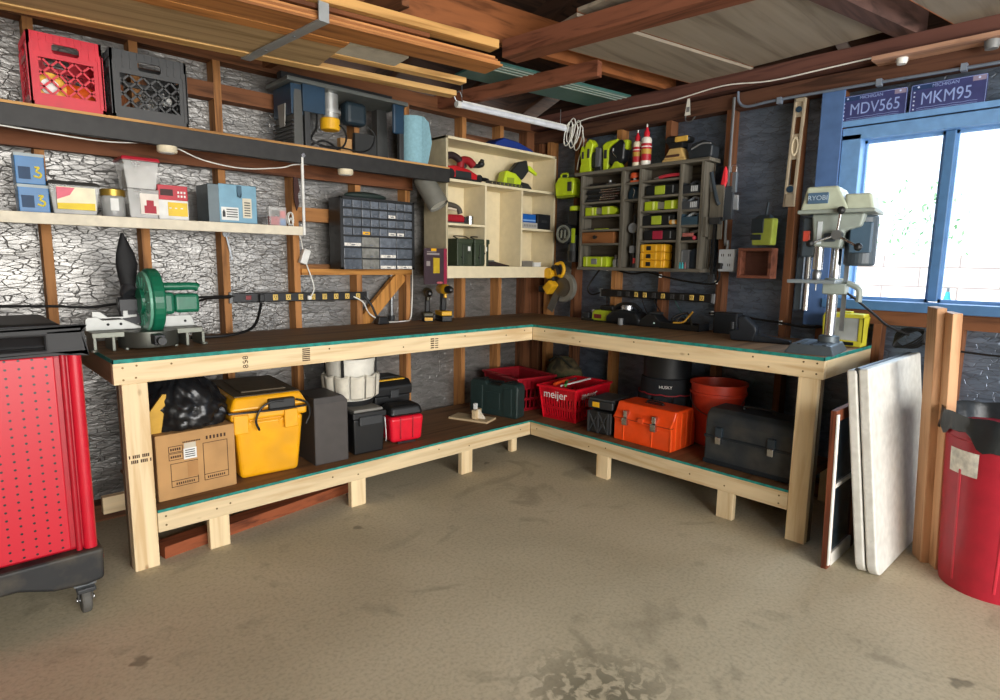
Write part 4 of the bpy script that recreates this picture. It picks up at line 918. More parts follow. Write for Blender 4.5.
# white shelf contents
def P(name, label, cat, x, y=-.14, z=1.5055, g=None, rz=0): return thing(name, label, cat, (x, y, z), rz, g)
def tin(label, x, z, w=.10, h=.10):
    t = P('tape_box', label, 'box', x, -.19, z, 'blue boxes at the end of the white shelf')
    bx(-w/2, w/2, -.05, .05, 0, h).build('carton', mat('#2f6ea3', .4), t, bevel=.003); bx(-w/2-.001, w/2+.001, -.051, .051, h-.012, h).build('lid', mat('#8d9a9d', .4), t)
    m = MB(); m.tube([(.01, -.051, .035), (.03, -.051, .03), (.035, -.051, .045), (.02, -.051, .055), (.03, -.051, .07), (.015, -.051, .07)], .004); m.build('yellow_print', mat('#d6c33c', .6), t)
    m = MB(); m.box(-w/2+.01, .0, -.0515, -.049, .02, .07); m.build('dark_print', mat('#173a5c', .6), t)
tin('lower blue box with yellow print at the far left of the white shelf', -3.295, 1.5055, .105, .115); tin('upper blue box with yellow print stacked at the far left', -3.30, 1.6215, .10, .125)
t = P('storage_bin', 'clear lidded bin with a pink and yellow label on the white shelf', 'bin', -3.155, -.17)
CLR = clear('#a9aaa4', .42)
MB().frus((-.078, .078, -.085, .085), (-.092, .092, -.098, .098), 0, .125).build('tub', CLR, t, bevel=.004); MB().frus((-.096, .096, -.102, .102), (-.085, .085, -.09, .09), .126, .14).build('lid', mat('#3b3a38', .4), t, bevel=.003)
bx(-.07, .07, -.06, .06, .004, .09).build('contents', mat('#6f6a60', .8, var=.4, scale=60), t)
MB().prism([(-.066, -.102), (.074, -.102), (.074, -.099), (-.066, -.099)], 'z', .02, .115).build('label', mat('#e8dfc0', .6), t)
m = MB(); m.prism([(-.066, .06), (-.066, .112), (.0, .112), (-.02, .08)], 'y', -.104, -.1025); m.build('label_pink', mat('#d8687a', .6), t); m = MB(); m.prism([(-.066, .02), (.07, .02), (.07, .05), (-.066, .045)], 'y', -.104, -.1025); m.build('label_yellow', mat('#e0c32a', .6), t)
t = P('jar', 'clear jar of hardware with gold lid on the white shelf', 'jar', -2.995, -.17)
MB().lathe([(0, 0), (.045, 0), (.048, .01), (.048, .09), (.044, .098)], n=28).build('glass', clear('#b9bcb8', .4), t, smooth=True); MB().lathe([(.05, .097), (.05, .125), (.045, .128), (0, .128)], n=28).build('lid', mat('#a8893c', .35, .7), t, smooth=True)
MB().lathe([(0, .004), (.042, .004), (.042, .03), (.0, .035)], n=20).build('hardware', mat('#2e2d2c', .5, .3, var=.5, scale=90), t); bx(-.02, .012, -.0485, -.044, .03, .085).build('label', WHITE, t)
t = P('storage_bin', 'clear tall tub with a red label, the lower one of the stack', 'bin', -2.885, -.165)
MB().frus((-.058, .058, -.07, .07), (-.066, .066, -.078, .078), 0, .135).build('tub', CLR, t, bevel=.003); bx(-.05, .05, -.06, .06, .004, .07).build('contents', mat('#77736b', .8, var=.4, scale=60), t)
bx(-.015, .062, -.077, -.072, .02, .115).build('label', mat('#ded6cc', .6), t); m = MB(); m.box(.0, .05, -.0785, -.077, .025, .06); m.box(.01, .04, -.0785, -.077, .06, .085); m.build('label_red', mat('#a01c30', .6), t)
t = P('storage_bin', 'clear tub with a dark red lid on top of the other tub', 'bin', -2.888, -.165, 1.6415)
MB().frus((-.06, .06, -.065, .065), (-.075, .075, -.078, .078), 0, .125).build('tub', CLR, t, bevel=.003); MB().frus((-.081, .081, -.084, .084), (-.075, .075, -.078, .078), .125, .142).build('lid', mat('#a5182c', .4), t, bevel=.003); bx(-.052, .052, -.055, .055, .004, .09).build('contents', mat('#8c877e', .7, var=.4, scale=60), t)
t = P('product_box', 'red and white carton with a yellow label beside the tub stack', 'box', -2.755, -.17)
bx(-.066, .066, -.055, .055, 0, .095).build('carton', WHITE, t, bevel=.002); bx(-.066, .066, -.055, .055, .095, .165).build('carton_top', mat('#b3182b', .45), t, bevel=.002); bx(-.025, .062, -.0565, -.054, .02, .085).build('yellow_label', mat('#e2bd26', .5), t)
m = MB(); m.box(-.055, .0, -.0565, -.054, .115, .145); m.build('dark_print', mat('#3b1a1a', .6), t)
m = MB()
for i in range(3): m.box(.02+i*.014, .028+i*.014, -.0565, -.054, .11, .12); m.box(.02+i*.014, .028+i*.014, -.0565, -.054, .128, .138); m.box(-.02+i*.025, -.01+i*.025, -.0572, -.056, .055, .06)
m.build('white_print', WHITE, t)
t = P('metal_box', 'grey-blue metal box with two paper labels and a hasp', 'metal box', -2.455, -.165)
bx(-.145, .095, -.075, .10, 0, .19).build('box_body', mat('#5f6b70', .45, .3), t, bevel=.003); bx(-.093, .096, -.0775, -.07, .003, .195).build('box_front', mat('#6b94a8', .4, .2), t, bevel=.002)
bx(-.085, .0, -.0795, -.077, .015, .08).build('label', WHITE, t); bx(.022, .068, -.0795, -.077, .03, .13).build('label', mat('#cfc8b4', .6), t)
m = MB()
for i in range(4): m.box(-.06, -.005, -.081, -.079, .03+i*.012, .035+i*.012)
m.prism([(-.08, .03), (-.066, .03), (-.066, .055), (-.073, .068), (-.08, .055)], 'y', -.081, -.079)
for i in range(6): m.box(.03, .06, -.081, -.079, .04+i*.013, .045+i*.013)
m.build('label_print', BLK, t)
m = MB(); m.box(-.004, .018, -.085, -.077, .135, .19); m.tube([(-.002, -.086, .15), (.007, -.088, .13), (.016, -.086, .15)], .003); m.build('hasp', mat('#3f5866', .4, .5), t)
t = P('card_case', 'small clear case of red, black and blue cards on the shelf end', 'case', -2.228, -.18)
bx(-.048, .048, -.02, .02, 0, .105).build('case_shell', clear('#c4c4be', .35), t, bevel=.003); bx(-.02, .01, -.0185, .018, .055, .085).build('insert', BLK, t); bx(.012, .043, -.0185, .018, .045, .085).build('insert', mat('#d84a52', .5), t); bx(-.04, .01, -.0185, .018, .005, .052).build('insert', mat('#c31f36', .5), t); bx(.012, .043, -.0185, .018, .005, .042).build('insert', mat('#4d86c0', .5), t)
t = P('cord_coil', 'small coil of white cord at the right end of the white shelf', 'cord', -2.155, -.19)
m = MB(); m.tube([(.016*math.cos(a)+.002*a/6, .008*math.sin(a*.5), .045+.035*math.sin(a)) for a in [k*.5 for k in range(26)]], .0032); m.tube([(.01, -.02, .0), (.0, -.01, .05), (-.01, .0, .01)], .003); m.build('loops', WCORD, t)
# drawer organizer
do = thing('drawer_organizer', 'black cabinet of small clear drawers sitting on the wall blocking', 'organizer', (-1.57, -.095, 1.2725))
bx(-.262, .262, -.065, .075, 0, .43).build('cabinet_body', BLK, do, bevel=.004)
m = MB(); m.box(-.268, .268, -.078, -.064, 0, .012); m.box(-.268, .268, -.078, -.064, .42, .432); m.box(-.268, -.25, -.078, -.064, 0, .43); m.box(.25, .268, -.078, -.064, 0, .43); m.build('front_frame', BLK, do)
DRW = [mat('#50565e', .2, var=.25, scale=30), mat('#5c626b', .2, var=.25, scale=30), mat('#77766f', .25, var=.3, scale=30)]
zz = .405
for r_ in range(7):
    n_, hh = (8, .047) if r_ < 4 else (4, .063)
    zz_top = .418-r_*.0545 if r_ < 4 else .418-4*.0545-(r_-4)*.068
    for c_ in range(n_):
        w_ = .50/n_; x0 = -.25+c_*w_
        dr = bx(x0+.003, x0+w_-.003, -.080, -.066, zz_top-hh, zz_top-.003).build('drawer', DRW[(r_*3+c_*5) % 3 if r_ > 3 else (r_+c_) % 2], do, bevel=.002)
        bx(x0+w_/2-.010, x0+w_/2+.010, -.088, -.079, zz_top-hh+.008, zz_top-hh+.014).build('pull', mat('#5d626a', .3), dr)
        if (r_, c_) in ((3, 2), (3, 5), (3, 6), (1, 5), (6, 2), (6, 3), (4, 0), (5, 2)):
            bx(x0+.006, x0+w_-.006, -.0815, -.080, zz_top-hh+.004, zz_top-hh+.022).build('contents', YEL if (r_, c_) == (3, 2) else mat('#d8d4cc', .7, var=.4, scale=90), dr)
dp = thing('pouch', 'dark green zip pouch lying on top of the drawer organizer', 'pouch', (-1.62, -.1, 1.705)); m = MB(); m.ball((0, 0, .018), (.14, .05, .024), 24, 12, lump(4, .2)); m.v = [(x, y, max(0, z)) for x, y, z in m.v]; m.build('pouch_body', mat('#1d2b27', .7), dp, smooth=True)
wr_ = thing('wrench', 'small steel combination wrench hanging on the stud', 'wrench', (-2.44, -.004, 1.45))
MB().bar((0, -.004, 0), (.025, -.004, -.13), .009, .005, (0, 1, 0)).build('shank', STEEL, wr_); m = MB(); m.lathe([(.009, -.003), (.018, -.003), (.018, .003), (.009, .003), (.009, -.003)], n=16, M=Matrix.Translation((0, 0, .01)) @ Matrix.Rotation(PI/2, 4, 'X')); m.build('box_end', STEEL, wr_)
dg = thing('leather_strap', 'dark brown strap hanging beside the white rod', 'strap', (-2.05, -.045, 1.80)); MB().prism([(-.012, 0), (.012, -.005), (.024, -.07), (.01, -.10), (.018, -.15), (.002, -.19), (-.012, -.12)], 'y', -.006, .006).build('strap_body', mat('#3d1d18', .7), dg)
# ================================================================ CREAM CUBBY CABINET
cu = thing('cubby_cabinet', 'cream painted open cubby cabinet on the left wall in the corner', 'cabinet', (-.5525, -.125, 1.217))
CB = mat('#dccfae', .6, var=.05); CBK = mat('#d9cba8', .65, var=.05)
def cub(name, mt, *a, bv=.002): return bx(*a).build(name, mt, cu, bevel=bv, world=True)
cub('back_panel', CBK, -1.095, -.01, -.012, -.001, 1.22, 2.145)
cub('side_panel', mat('#b9ae90', .6), -1.10, -1.083, -.25, -.002, 1.217, 2.15); cub('side_panel', CB, -.022, -.005, -.25, -.002, 1.217, 2.15)  # left side panel toned darker, its shade put into the cream colour
cub('top_board', CB, -1.10, -.005, -.25, -.002, 2.132, 2.15); cub('bottom_board', CB, -1.083, -.022, -.249, -.012, 1.282, 1.299); cub('front_rail', CB, -1.10, -.005, -.268, -.25, 1.217, 1.299)
cub('shelf', CB, -1.083, -.022, -.248, -.012, 1.86, 1.878); cub('divider', CB, -.748, -.732, -.248, -.012, 1.299, 1.86); cub('divider', CB, -.383, -.367, -.248, -.012, 1.299, 1.86)
cub('shelf', CB, -1.083, -.748, -.247, -.012, 1.572, 1.588); cub('shelf', CB, -.367, -.022, -.247, -.012, 1.572, 1.588)
def Q(name, label, cat, x, z, y=-.13, rz=0, g=None): return thing(name, label, cat, (x, y, z), rz, g)
REDT = mat('#b3161f', .4)
t = Q('belt_sander', 'red and black belt sander on the top shelf of the cream cubby', 'sander', -.88, 1.879, -.15)
m = MB(); m.prism([(-.19, .01), (-.19, .085), (-.10, .10), (.03, .085), (.15, .04), (.16, .012)], 'y', -.05, .05); m.build('body', REDT, t, bevel=.014, seg=3)
m = MB(); m.tube([(-.15, 0, .09), (-.16, 0, .14), (-.10, 0, .17), (-.03, 0, .15), (.02, 0, .10)], .024, n=12); m.build('handle', mat('#2a1c1e', .5), t, smooth=True)
m = MB(); m.tube([(-.02, 0, .09), (.0, 0, .145), (.06, 0, .15), (.10, 0, .125)], .028, n=12); m.build('motor_hump', mat('#8f1820', .45), t, smooth=True)
m = MB(); m.tube([(.10, -.01, .12), (.16, -.015, .13), (.175, -.015, .17)], .015, n=10); m.ball((.165, -.015, .14), .024); m.build('front_knob', BLK, t, smooth=True)
m = MB(); m.cyl((-.14, -.052, .04), (-.14, .052, .04), .034); m.cyl((.12, -.052, .032), (.12, .052, .032), .027); m.box(-.14, .12, -.052, .052, .004, .02); m.build('sanding_belt', BLKM, t)
m = MB(); m.tube([(.14, -.05, .03), (.2, -.04, .03), (.23, -.01, .025)], .014); m.build('dust_spout', BLK, t)
bx(-.10, .04, -.056, -.05, .02, .065).build('side_cover', mat('#23282a', .5), t, bevel=.004)
t = Q('mini_chainsaw', 'lime and black small cordless saw at the right of the cubby top shelf', 'saw', -.34, 1.879, -.14, -.2)
m = MB(); m.prism([(-.15, .02), (-.12, .13), (-.03, .11), (.03, .06), (.0, .0), (-.10, .0)], 'y', -.05, .05); m.build('motor_body', LIME, t, bevel=.014, seg=3)
m = MB(); m.prism([(-.08, .11), (.0, .20), (.08, .22), (.10, .14), (.05, .08), (.02, .06)], 'y', -.035, .035); m.prism([(.0, .0), (.02, .06), (.10, .05), (.14, .01), (.12, .0)], 'y', -.03, .03); m.build('grip', BLK, t, bevel=.012, seg=3)
m = MB(); m.prism([(.08, .18), (.12, .185), (.19, .135), (.185, .115), (.11, .15)], 'y', -.012, .012); m.build('front_guard', LIME, t, bevel=.004); bx(-.11, -.05, -.054, -.048, .035, .075).build('badge', mat('#889a18', .5), t)
t = Q('chain_belt', 'grey steel link chain laid along the middle cubby shelf edge', 'chain', -.56, 1.879, -.235)
for i in range(9):
    x = -.165+i*.0395
    m = MB(); m.box(x, x+.032, -.008, .008, .0, .004); m.box(x, x+.032, -.008, .008, .018, .022); m.box(x, x+.004, -.008, .008, .0, .022); m.box(x+.028, x+.032, -.008, .008, .0, .022); m.box(x+.03, x+.041, -.004, .004, .009, .013); m.build('link', mat('#7f7a70', .4, .7), t)
t = Q('jigsaw', 'red and grey jigsaw in the left middle cubby compartment', 'jigsaw', -.96, 1.589, -.15)
m = MB(); m.prism([(-.11, .012), (-.11, .06), (.06, .065), (.09, .045), (.09, .012)], 'y', -.035, .035); m.build('motor_body', mat('#9c1524', .4), t, bevel=.012, seg=3)
m = MB(); m.tube([(-.11, 0, .08), (-.08, 0, .125), (.0, 0, .125), (.05, 0, .105), (.065, 0, .075)], .019, n=12); m.build('handle', mat('#4b463f', .5), t, smooth=True)
m = MB(); m.tube([(-.10, -.02, .075), (-.06, -.022, .10), (.01, -.022, .095)], .008); m.build('pale_trim', mat('#d8cbb8', .5), t); bx(-.12, .10, -.04, .04, 0, .012).build('shoe', STEEL, t, bevel=.002)
bx(-.12, -.105, -.03, .0, .015, .10).build('green_strip', mat('#3f7d35', .5), t)
t = Q('tin_can', 'small bare metal can beside the jigsaw in the cubby', 'can', -.825, 1.589, -.17); MB().lathe([(0, 0), (.028, 0), (.028, .058), (.024, .06), (.024, .056), (0, .056)], n=24).build('can_body', CHROME, t, smooth=True); bx(-.062, -.035, -.02, .02, 0, .05).build('dark_cap', DGREY, t)
AM = mat('#2f3a28', .55, dirt=.15)
for i, (x, l) in enumerate(((-.925, 'olive steel ammunition can with paper tag, the left one'), (-.768, 'olive steel ammunition can with paper tag, the right one'))):
    t = Q('ammo_can', l, 'ammo can', x, 1.2995, -.145, 0, 'ammo cans in the cubby')
    bx(-.068, .068, -.095, .10, 0, .17).build('can_body', AM, t, bevel=.006); bx(-.073, .073, -.10, .105, .155, .188).build('lid', AM, t, bevel=.006)
    bx(.005, .045, -.1025, -.095, .105, .135).build('paper_tag', WHITE, t); bx(-.025, .025, -.103, -.094, .01, .15).build('pressed_panel', mat('#293323', .55), t, bevel=.004); 
    mm = MB(); mm.cyl((-.03, -.105, .06), (-.03, -.094, .06), .006); mm.cyl((.02, -.105, .09), (.02, -.094, .09), .006); mm.build('rivet', BLK, t); mm = MB(); mm.tube([(-.05, -.08, .186), (-.05, -.03, .205), (.05, -.03, .205), (.05, -.08, .186)], .004); mm.build('handle', BLK, t)
t = Q('tool_roll', 'flat dark leather tool roll lying on the cubby bottom beside the cans', 'tool roll', -.60, 1.2995, -.17)
MB().prism([(-.11, 0), (-.11, .03), (-.05, .04), (.06, .02), (.13, .008), (.13, 0)], 'y', -.05, .05).build('roll_body', mat('#2b1d19', .6), t, bevel=.004); bx(-.08, -.03, -.052, .02, .032, .044).build('metal_buckle', STEEL, t)
t = Q('small_box', 'blue carton stacked on a grey one in the right cubby compartment', 'box', -.275, 1.634, -.18); bx(-.075, .07, -.05, .05, 0, .062).build('carton', mat('#1658a8', .45), t, bevel=.002); bx(-.07, .065, -.0515, -.049, .01, .02).build('pale_stripe', mat('#7fa3cf', .5), t)
t = Q('small_box', 'grey carton under the blue one in the right cubby compartment', 'box', -.27, 1.589, -.18); bx(-.08, .08, -.055, .055, 0, .044).build('carton', mat('#a3a19c', .55), t, bevel=.002); m = MB()
for i in range(8): m.box(-.07+i*.018, -.06+i*.018, -.0565, -.054, .012, .03)
m.build('print', mat('#7a7874', .6), t)
t = Q('tool_case', 'plain black case filling the right end of the right cubby compartment', 'case', -.11, 1.589, -.15); bx(-.075, .075, -.08, .09, 0, .115).build('shell', mat('#14171c', .5), t, bevel=.006); bx(-.03, .03, -.0825, -.078, .05, .07).build('latch', DGREY, t)
t = Q('small_box', 'small grey metal box on the cubby bottom at right', 'box', -.28, 1.2995, -.19); bx(-.05, .06, -.03, .03, 0, .04).build('carton', mat('#8b867c', .4, .4), t, bevel=.002); bx(-.052, .062, -.032, .032, .034, .044).build('lid', mat('#9b968c', .4, .4), t)
t = Q('small_box', 'small white box at the front right of the cubby bottom', 'box', -.175, 1.2995, -.205); bx(-.04, .04, -.025, .025, 0, .032).build('carton', WHITE, t, bevel=.003); bx(-.041, .041, -.026, .026, .027, .034).build('lid', mat('#e9e8e2', .5), t)
t = Q('tarp', 'folded blue tarp lying on top of the cream cubby', 'tarp', -.42, 2.1505, -.13)
MB().prism([(-.22, 0), (-.20, .03), (-.12, .07), (.02, .06), (.16, .025), (.22, .0)], 'y', -.09, .09).build('folded_sheet', mat('#12307c', .55, bmp=.4, scale=14), t, bevel=.012, seg=3)
t = tag(MB().tube([(-.85, -.16, 2.162), (-.62, -.12, 2.165), (-.48, -.16, 2.162)], .007).build('plastic_rod', WHITE), 'thin white rod lying on top of the cubby left of the tarp', 'rod')

# ================================================================ RIGHT WALL
og = thing('pigeonhole_rack', 'weathered grey wooden pigeonhole rack of tools on the right wall', 'rack', (0, -.60, 1.305), RB)
GW = {a: wood('#6b665b', '#4a463d', a, 14, .8) for a in 'xyz'}
W_, H_ = .97, .655; FY = -.13
bx(-.005, W_+.005, -.012, -.001, 0, H_).build('back_board', wood('#4b4338', '#352e26', 'x', 14, .8), og)
bx(-.05, W_+.035, FY-.01, -.001, H_, H_+.022).build('top_board', GW['x'], og, bevel=.002); bx(-.01, W_+.01, FY, -.001, -.022, 0).build('bottom_board', GW['x'], og, bevel=.002)
V = [(0, .02), (.355, .385), (.50, .522), (.80, .825), (.95, .97)]
for a, b_ in V: bx(a, b_, FY, -.012, 0, H_).build('divider', GW['z'], og, bevel=.002)
SH = {0: (.574, .463, .366, .268, .170), 1: (.574, .463), 2: (.575, .474, .377, .28, .183), 3: (.47, .372, .275, .178)}
for c_, zs in SH.items():
    for z in zs: bx(V[c_][1]+.001, V[c_+1][0]-.001, FY+.004, -.012, z-.014, z).build('shelf', GW['x'], og, bevel=.001)
bx(-.02, 0, FY+.02, -.002, .3, .4).build('cleat', GW['z'], og); bx(W_, W_+.02, FY+.02, -.002, .2, .32).build('cleat', GW['z'], og)
def O(name, label, cat, lx, lz, ly=-.075, rz=0, g=None): return thing(name, label, cat, (ly, -.60-lx, 1.305+lz+.0004), RB+rz, g)
LIMED = mat('#a9bd1e', .45)
# column 1
t = O('nut_driver', 'small black tool lying in the top left pigeonhole', 'tool', .17, .574); m = MB(); m.cyl((-.12, 0, .012), (.02, 0, .012), .011); m.build('handle', BLK, t); m = MB(); m.cyl((.02, 0, .012), (.10, 0, .012), .005); m.cyl((.06, -.01, .02), (.06, -.01, .035), .012); m.build('shank', STEEL, t)
t = O('chisel_set', 'bundle of black-handled steel chisels in the second left pigeonhole', 'chisels', .19, .463)
for i in range(5):
    z = .012+.017*i; y = -.02+.012*(i % 3); m = MB(); m.cyl((-.155, y, z), (-.04, y, z+.004), .010, .008, 10); m.build('handle', BLK if i % 2 else DGREY, t); m = MB(); m.bar((-.04, y, z+.004), (.10+.012*i, y, z+.006), .012, .005); m.build('blade', CHROME, t)
def level(label, cat, lx, lz):
    t = O('battery_tool', label, cat, lx, lz)
    m = MB(); m.prism([(-.15, 0), (-.15, .062), (-.06, .062), (-.05, .054), (-.05, .008), (-.06, 0)], 'y', -.032, .032); m.prism([(.0, .004), (.0, .062), (.09, .062), (.13, .045), (.135, .02), (.10, .004)], 'y', -.032, .032); m.build('shell', LIMED, t, bevel=.006)
    bx(-.05, .0, -.026, .026, .010, .054).build('joint', mat('#8d8d82', .4, .4), t); m = MB(); m.box(-.085, -.07, -.034, -.03, .006, .058); m.box(.055, .07, -.034, -.03, .008, .058); m.build('shiny_band', mat('#e3ee8c', .25), t)
level('lime green long tool in the left column, third pigeonhole down', 'tool', .18, .366)
level('lime green long tool in the wide middle column, third pigeonhole down', 'tool', .685, .377)
t = O('ruler', 'thin lime green rule lying in the left column above the drawer', 'rule', .17, .268); bx(-.05, .06, -.03, .0, 0, .006).build('blade', LIMED, t); bx(-.11, -.05, -.03, .0, 0, .008).build('holder', DGREY, t)
t = O('wooden_box', 'small brown wooden box with a dark knob in the left column', 'box', .175, .170)
DRWW = wood('#8d5b34', '#6a3f20', 'x', 14, .6)
bx(-.15, .13, -.05, .05, 0, .078).build('drawer_box', DRWW, t, bevel=.003); m = MB(); m.cyl((-.02, -.072, .042), (-.02, -.05, .042), .014, .008); m.build('knob', BLK, t)
t = O('battery_case', 'lime green plastic case on the floor of the left column', 'case', .145, .0); bx(-.11, .11, -.045, .05, 0, .075).build('shell', LIMED, t, bevel=.008); bx(-.03, .02, -.049, -.04, .02, .06).build('latch', GREY, t, bevel=.003); m = MB(); m.box(-.075, -.068, -.047, -.04, .005, .07); m.box(.06, .067, -.047, -.04, .005, .07); m.build('shiny_band', mat('#e3ee8c', .25), t)
t = O('oil_bottle', 'small clear bottle beside the lime case in the left column', 'bottle', .30, .0); MB().lathe([(0, 0), (.022, 0), (.022, .05), (.009, .065), (.009, .075), (0, .075)], n=18).build('glass', clear('#9aa09e', .5), t, smooth=True); MB().lathe([(0, .07), (.011, .07), (.011, .088), (0, .088)], n=14).build('cap', GREY, t)
# column 2
t = O('twine_spool', 'orange and white spool in the top of the narrow column', 'spool', .43, .574); m = MB(); m.cyl((0, 0, 0), (0, 0, .03), .012); m.build('core', WHITE, t); MB().lathe([(0, .03), (.032, .03), (.034, .055), (.028, .066), (0, .066)], n=20).build('orange_top', mat('#d8572c', .45), t, smooth=True)
t = O('putty_knife', 'flat orange blade lying beside the spool', 'tool', .463, .574); bx(-.04, .028, -.045, -.035, 0, .012).build('blade', mat('#c4562e', .5), t)
t = O('tape_measure', 'dark blue rounded tool in the second hole of the narrow column', 'tool', .44, .463); m = MB(); m.prism([(-.045, 0), (-.045, .05), (-.02, .085), (.02, .085), (.045, .05), (.045, 0)], 'y', -.025, .025); m.build('shell', mat('#152b36', .4), t, bevel=.008); m = MB(); m.tube([(.0, -.03, .01), (.012, -.03, .05), (.0, -.03, .075)], .004); m.build('clip', CHROME, t)
t = O('hand_drill', 'tall dark hand tool standing in the deep narrow column', 'tool', .445, .0); m = MB(); m.cyl((0, 0, 0), (0, 0, .12), .022, .018); m.build('handle', BLK, t); m = MB(); m.cyl((0, 0, .12), (0, 0, .36), .008); m.build('shaft', DGREY, t); m = MB(); m.lathe([(.022, -.008), (.034, -.008), (.034, .008), (.022, .008), (.022, -.008)], n=24, M=Matrix.Translation((.0, -.02, .27)) @ Matrix.Rotation(PI/2, 4, 'X')); m.build('ring', GREY, t); bx(-.018, .018, -.03, .0, .10, .15).build('collar', GREY, t, bevel=.004)
t = O('red_bottle', 'tiny red capped bottle on the floor of the narrow column', 'bottle', .475, .0, -.10); MB().lathe([(0, 0), (.018, 0), (.018, .03), (0, .03)], n=16).build('base', DGREY, t); MB().lathe([(0, .03), (.016, .03), (.014, .065), (0, .065)], n=16).build('cap', mat('#d33a3a', .45), t)
# column 3
t = O('marking_pencil', 'red carpenter tool lying in the top of the wide middle column', 'pencil', .70, .575); MB().tube([(-.06, -.03, .012), (.0, -.03, .02), (.08, -.03, .02), (.10, -.03, .018)], .011).build('body', mat('#bf3340', .45), t); MB().cyl((-.06, -.03, .012), (-.10, -.03, .010), .009, .003).build('tip', GREY, t)
def bitcase(label, lz, c, lx=.655):
    t = O('bit_case', label, 'case', lx, lz); bx(-.115, .125, -.03, .045, 0, .068).build('shell', mat('#14181b', .45), t, bevel=.006); bx(-.045, .03, -.034, -.028, .006, .062).build('clasp', mat(c, .45), t, bevel=.006); bx(.085, .092, -.0325, -.028, .012, .058).build('hinge', GREY, t); return t
bitcase('black bit case with lime clasp in the second hole of the middle column', .474, '#a8bb35'); bitcase('black bit case with lime clasp beside a yellow cylinder, fourth hole down', .28, '#a8bb35', .64); bitcase('black bit case with dark red clasp in the fifth hole of the middle column', .183, '#a2213c', .655)
t = O('drill_bit_tube', 'short yellow and white tube beside the fourth-row bit case', 'tube', .785, .28, -.10); MB().cyl((-.05, 0, .017), (.012, 0, .017), .016, n=18).build('tube', mat('#d89a35', .45), t, smooth=True); MB().cyl((-.03, 0, .017), (-.01, 0, .017), .0168, n=18).build('band', CREAM, t)
YC = mat('#e0a41c', .42)
for i in range(3):
    t = O('yellow_case', ('yellow latched bit case at the bottom of the stack of three', 'yellow latched bit case in the middle of the stack of three', 'yellow latched bit case on top of the stack of three')[i], 'case', .625, .0+i*.0525, -.08, 0, 'stacked yellow bit cases')
    bx(-.095, .095, -.045, .05, 0, .052).build('shell', YC, t, bevel=.007, seg=3); bx(-.045, -.01, -.049, -.04, .012, .040).build('latch', BLK, t, bevel=.003); m = MB(); m.box(-.078, -.068, -.048, -.04, .004, .048); m.box(.025, .035, -.048, -.04, .004, .048); m.box(.07, .078, -.048, -.04, .004, .048); m.build('ridge', mat('#f0c04a', .35), t)
# column 4
def bin_(label, lz, c, lab, stuff):
    t = O('parts_bin', label, 'bin', .885, lz, -.075); m = MB()
    m.box(-.056, .056, -.05, .05, 0, .004); m.box(-.056, .056, -.052, -.048, 0, .05); m.box(-.056, -.052, -.05, .05, 0, .068); m.box(.052, .056, -.05, .05, 0, .068); m.box(-.056, .056, .046, .05, 0, .068); m.build('tray', mat(c, .5), t)
    if lab: 
        m = MB()
        for i in range(4): m.box(.0+i*.012, .008+i*.012, -.054, -.052, .01, .044)
        m.build('label', mat('#b9bec0', .5), t)
    m = MB(); m.tube([(-.045, -.02, .04), (.0, 0, .075), (.045, -.01, .06)], .009); m.tube([(-.03, .02, .05), (.01, .02, .07), (.045, .02, .07)], .007); m.build('contents', mat(stuff, .5), t)
bin_('open black bin with a pale label at the top of the right column', .47, '#23272b', True, '#30343a'); bin_('open grey bin with a pale label in the second hole of the right column', .372, '#3d4146', True, '#7c8288'); bin_('blue-grey bin with silver clip in the third hole of the right column', .275, '#2e4756', False, '#a7b0b4')
t = O('utility_knife', 'pink and grey folding knife in the fourth hole of the right column', 'knife', .875, .178); m = MB(); m.box(-.045, .03, -.035, -.015, .024, .048); m.build('handle', mat('#b66a62', .5), t, bevel=.006); bx(-.05, .035, -.04, -.01, 0, .022).build('holster', BLK, t, bevel=.004); MB().ball((.04, -.03, .016), .014, 10, 8).build('button', mat('#d8485a', .5), t); MB().prism([(.03, .04), (.06, .06), (.055, .07), (.0, .055)], 'y', -.02, -.014).build('blade', STEEL, t)
t = O('glue_gun_box', 'grey box and dark pouch on the floor of the right column', 'box', .86, .0); bx(-.03, .025, -.03, .04, 0, .12).build('carton', mat('#5d6063', .6), t, bevel=.003); bx(-.028, -.022, -.032, -.028, .01, .11).build('stripe', mat('#878a8b', .6), t)
t = O('pouch', 'dark blue pouch standing right of the grey box in the right column', 'pouch', .92, .0); m = MB(); m.prism([(-.03, 0), (.028, 0), (.026, .12), (-.01, .13), (-.03, .10)], 'y', -.03, .03); m.build('pouch_body', mat('#16222c', .7), t, bevel=.008)
for i, (x, c) in enumerate(((.832, '#2f9ea8'), (.85, '#49b1b5'), (.868, '#8b5a5a'))):
    t = O('screwdriver_bit', ('teal bit standing at the front left of the right column floor', 'pale teal bit standing beside the teal one on the rack floor', 'brownish bit standing third on the rack floor')[i], 'bit', x, 0, -.118); MB().lathe([(0, 0), (.007, 0), (.007, .025), (.004, .03), (.004, .04), (0, .04)], n=10).build('bit_body', mat(c, .4), t, smooth=True)
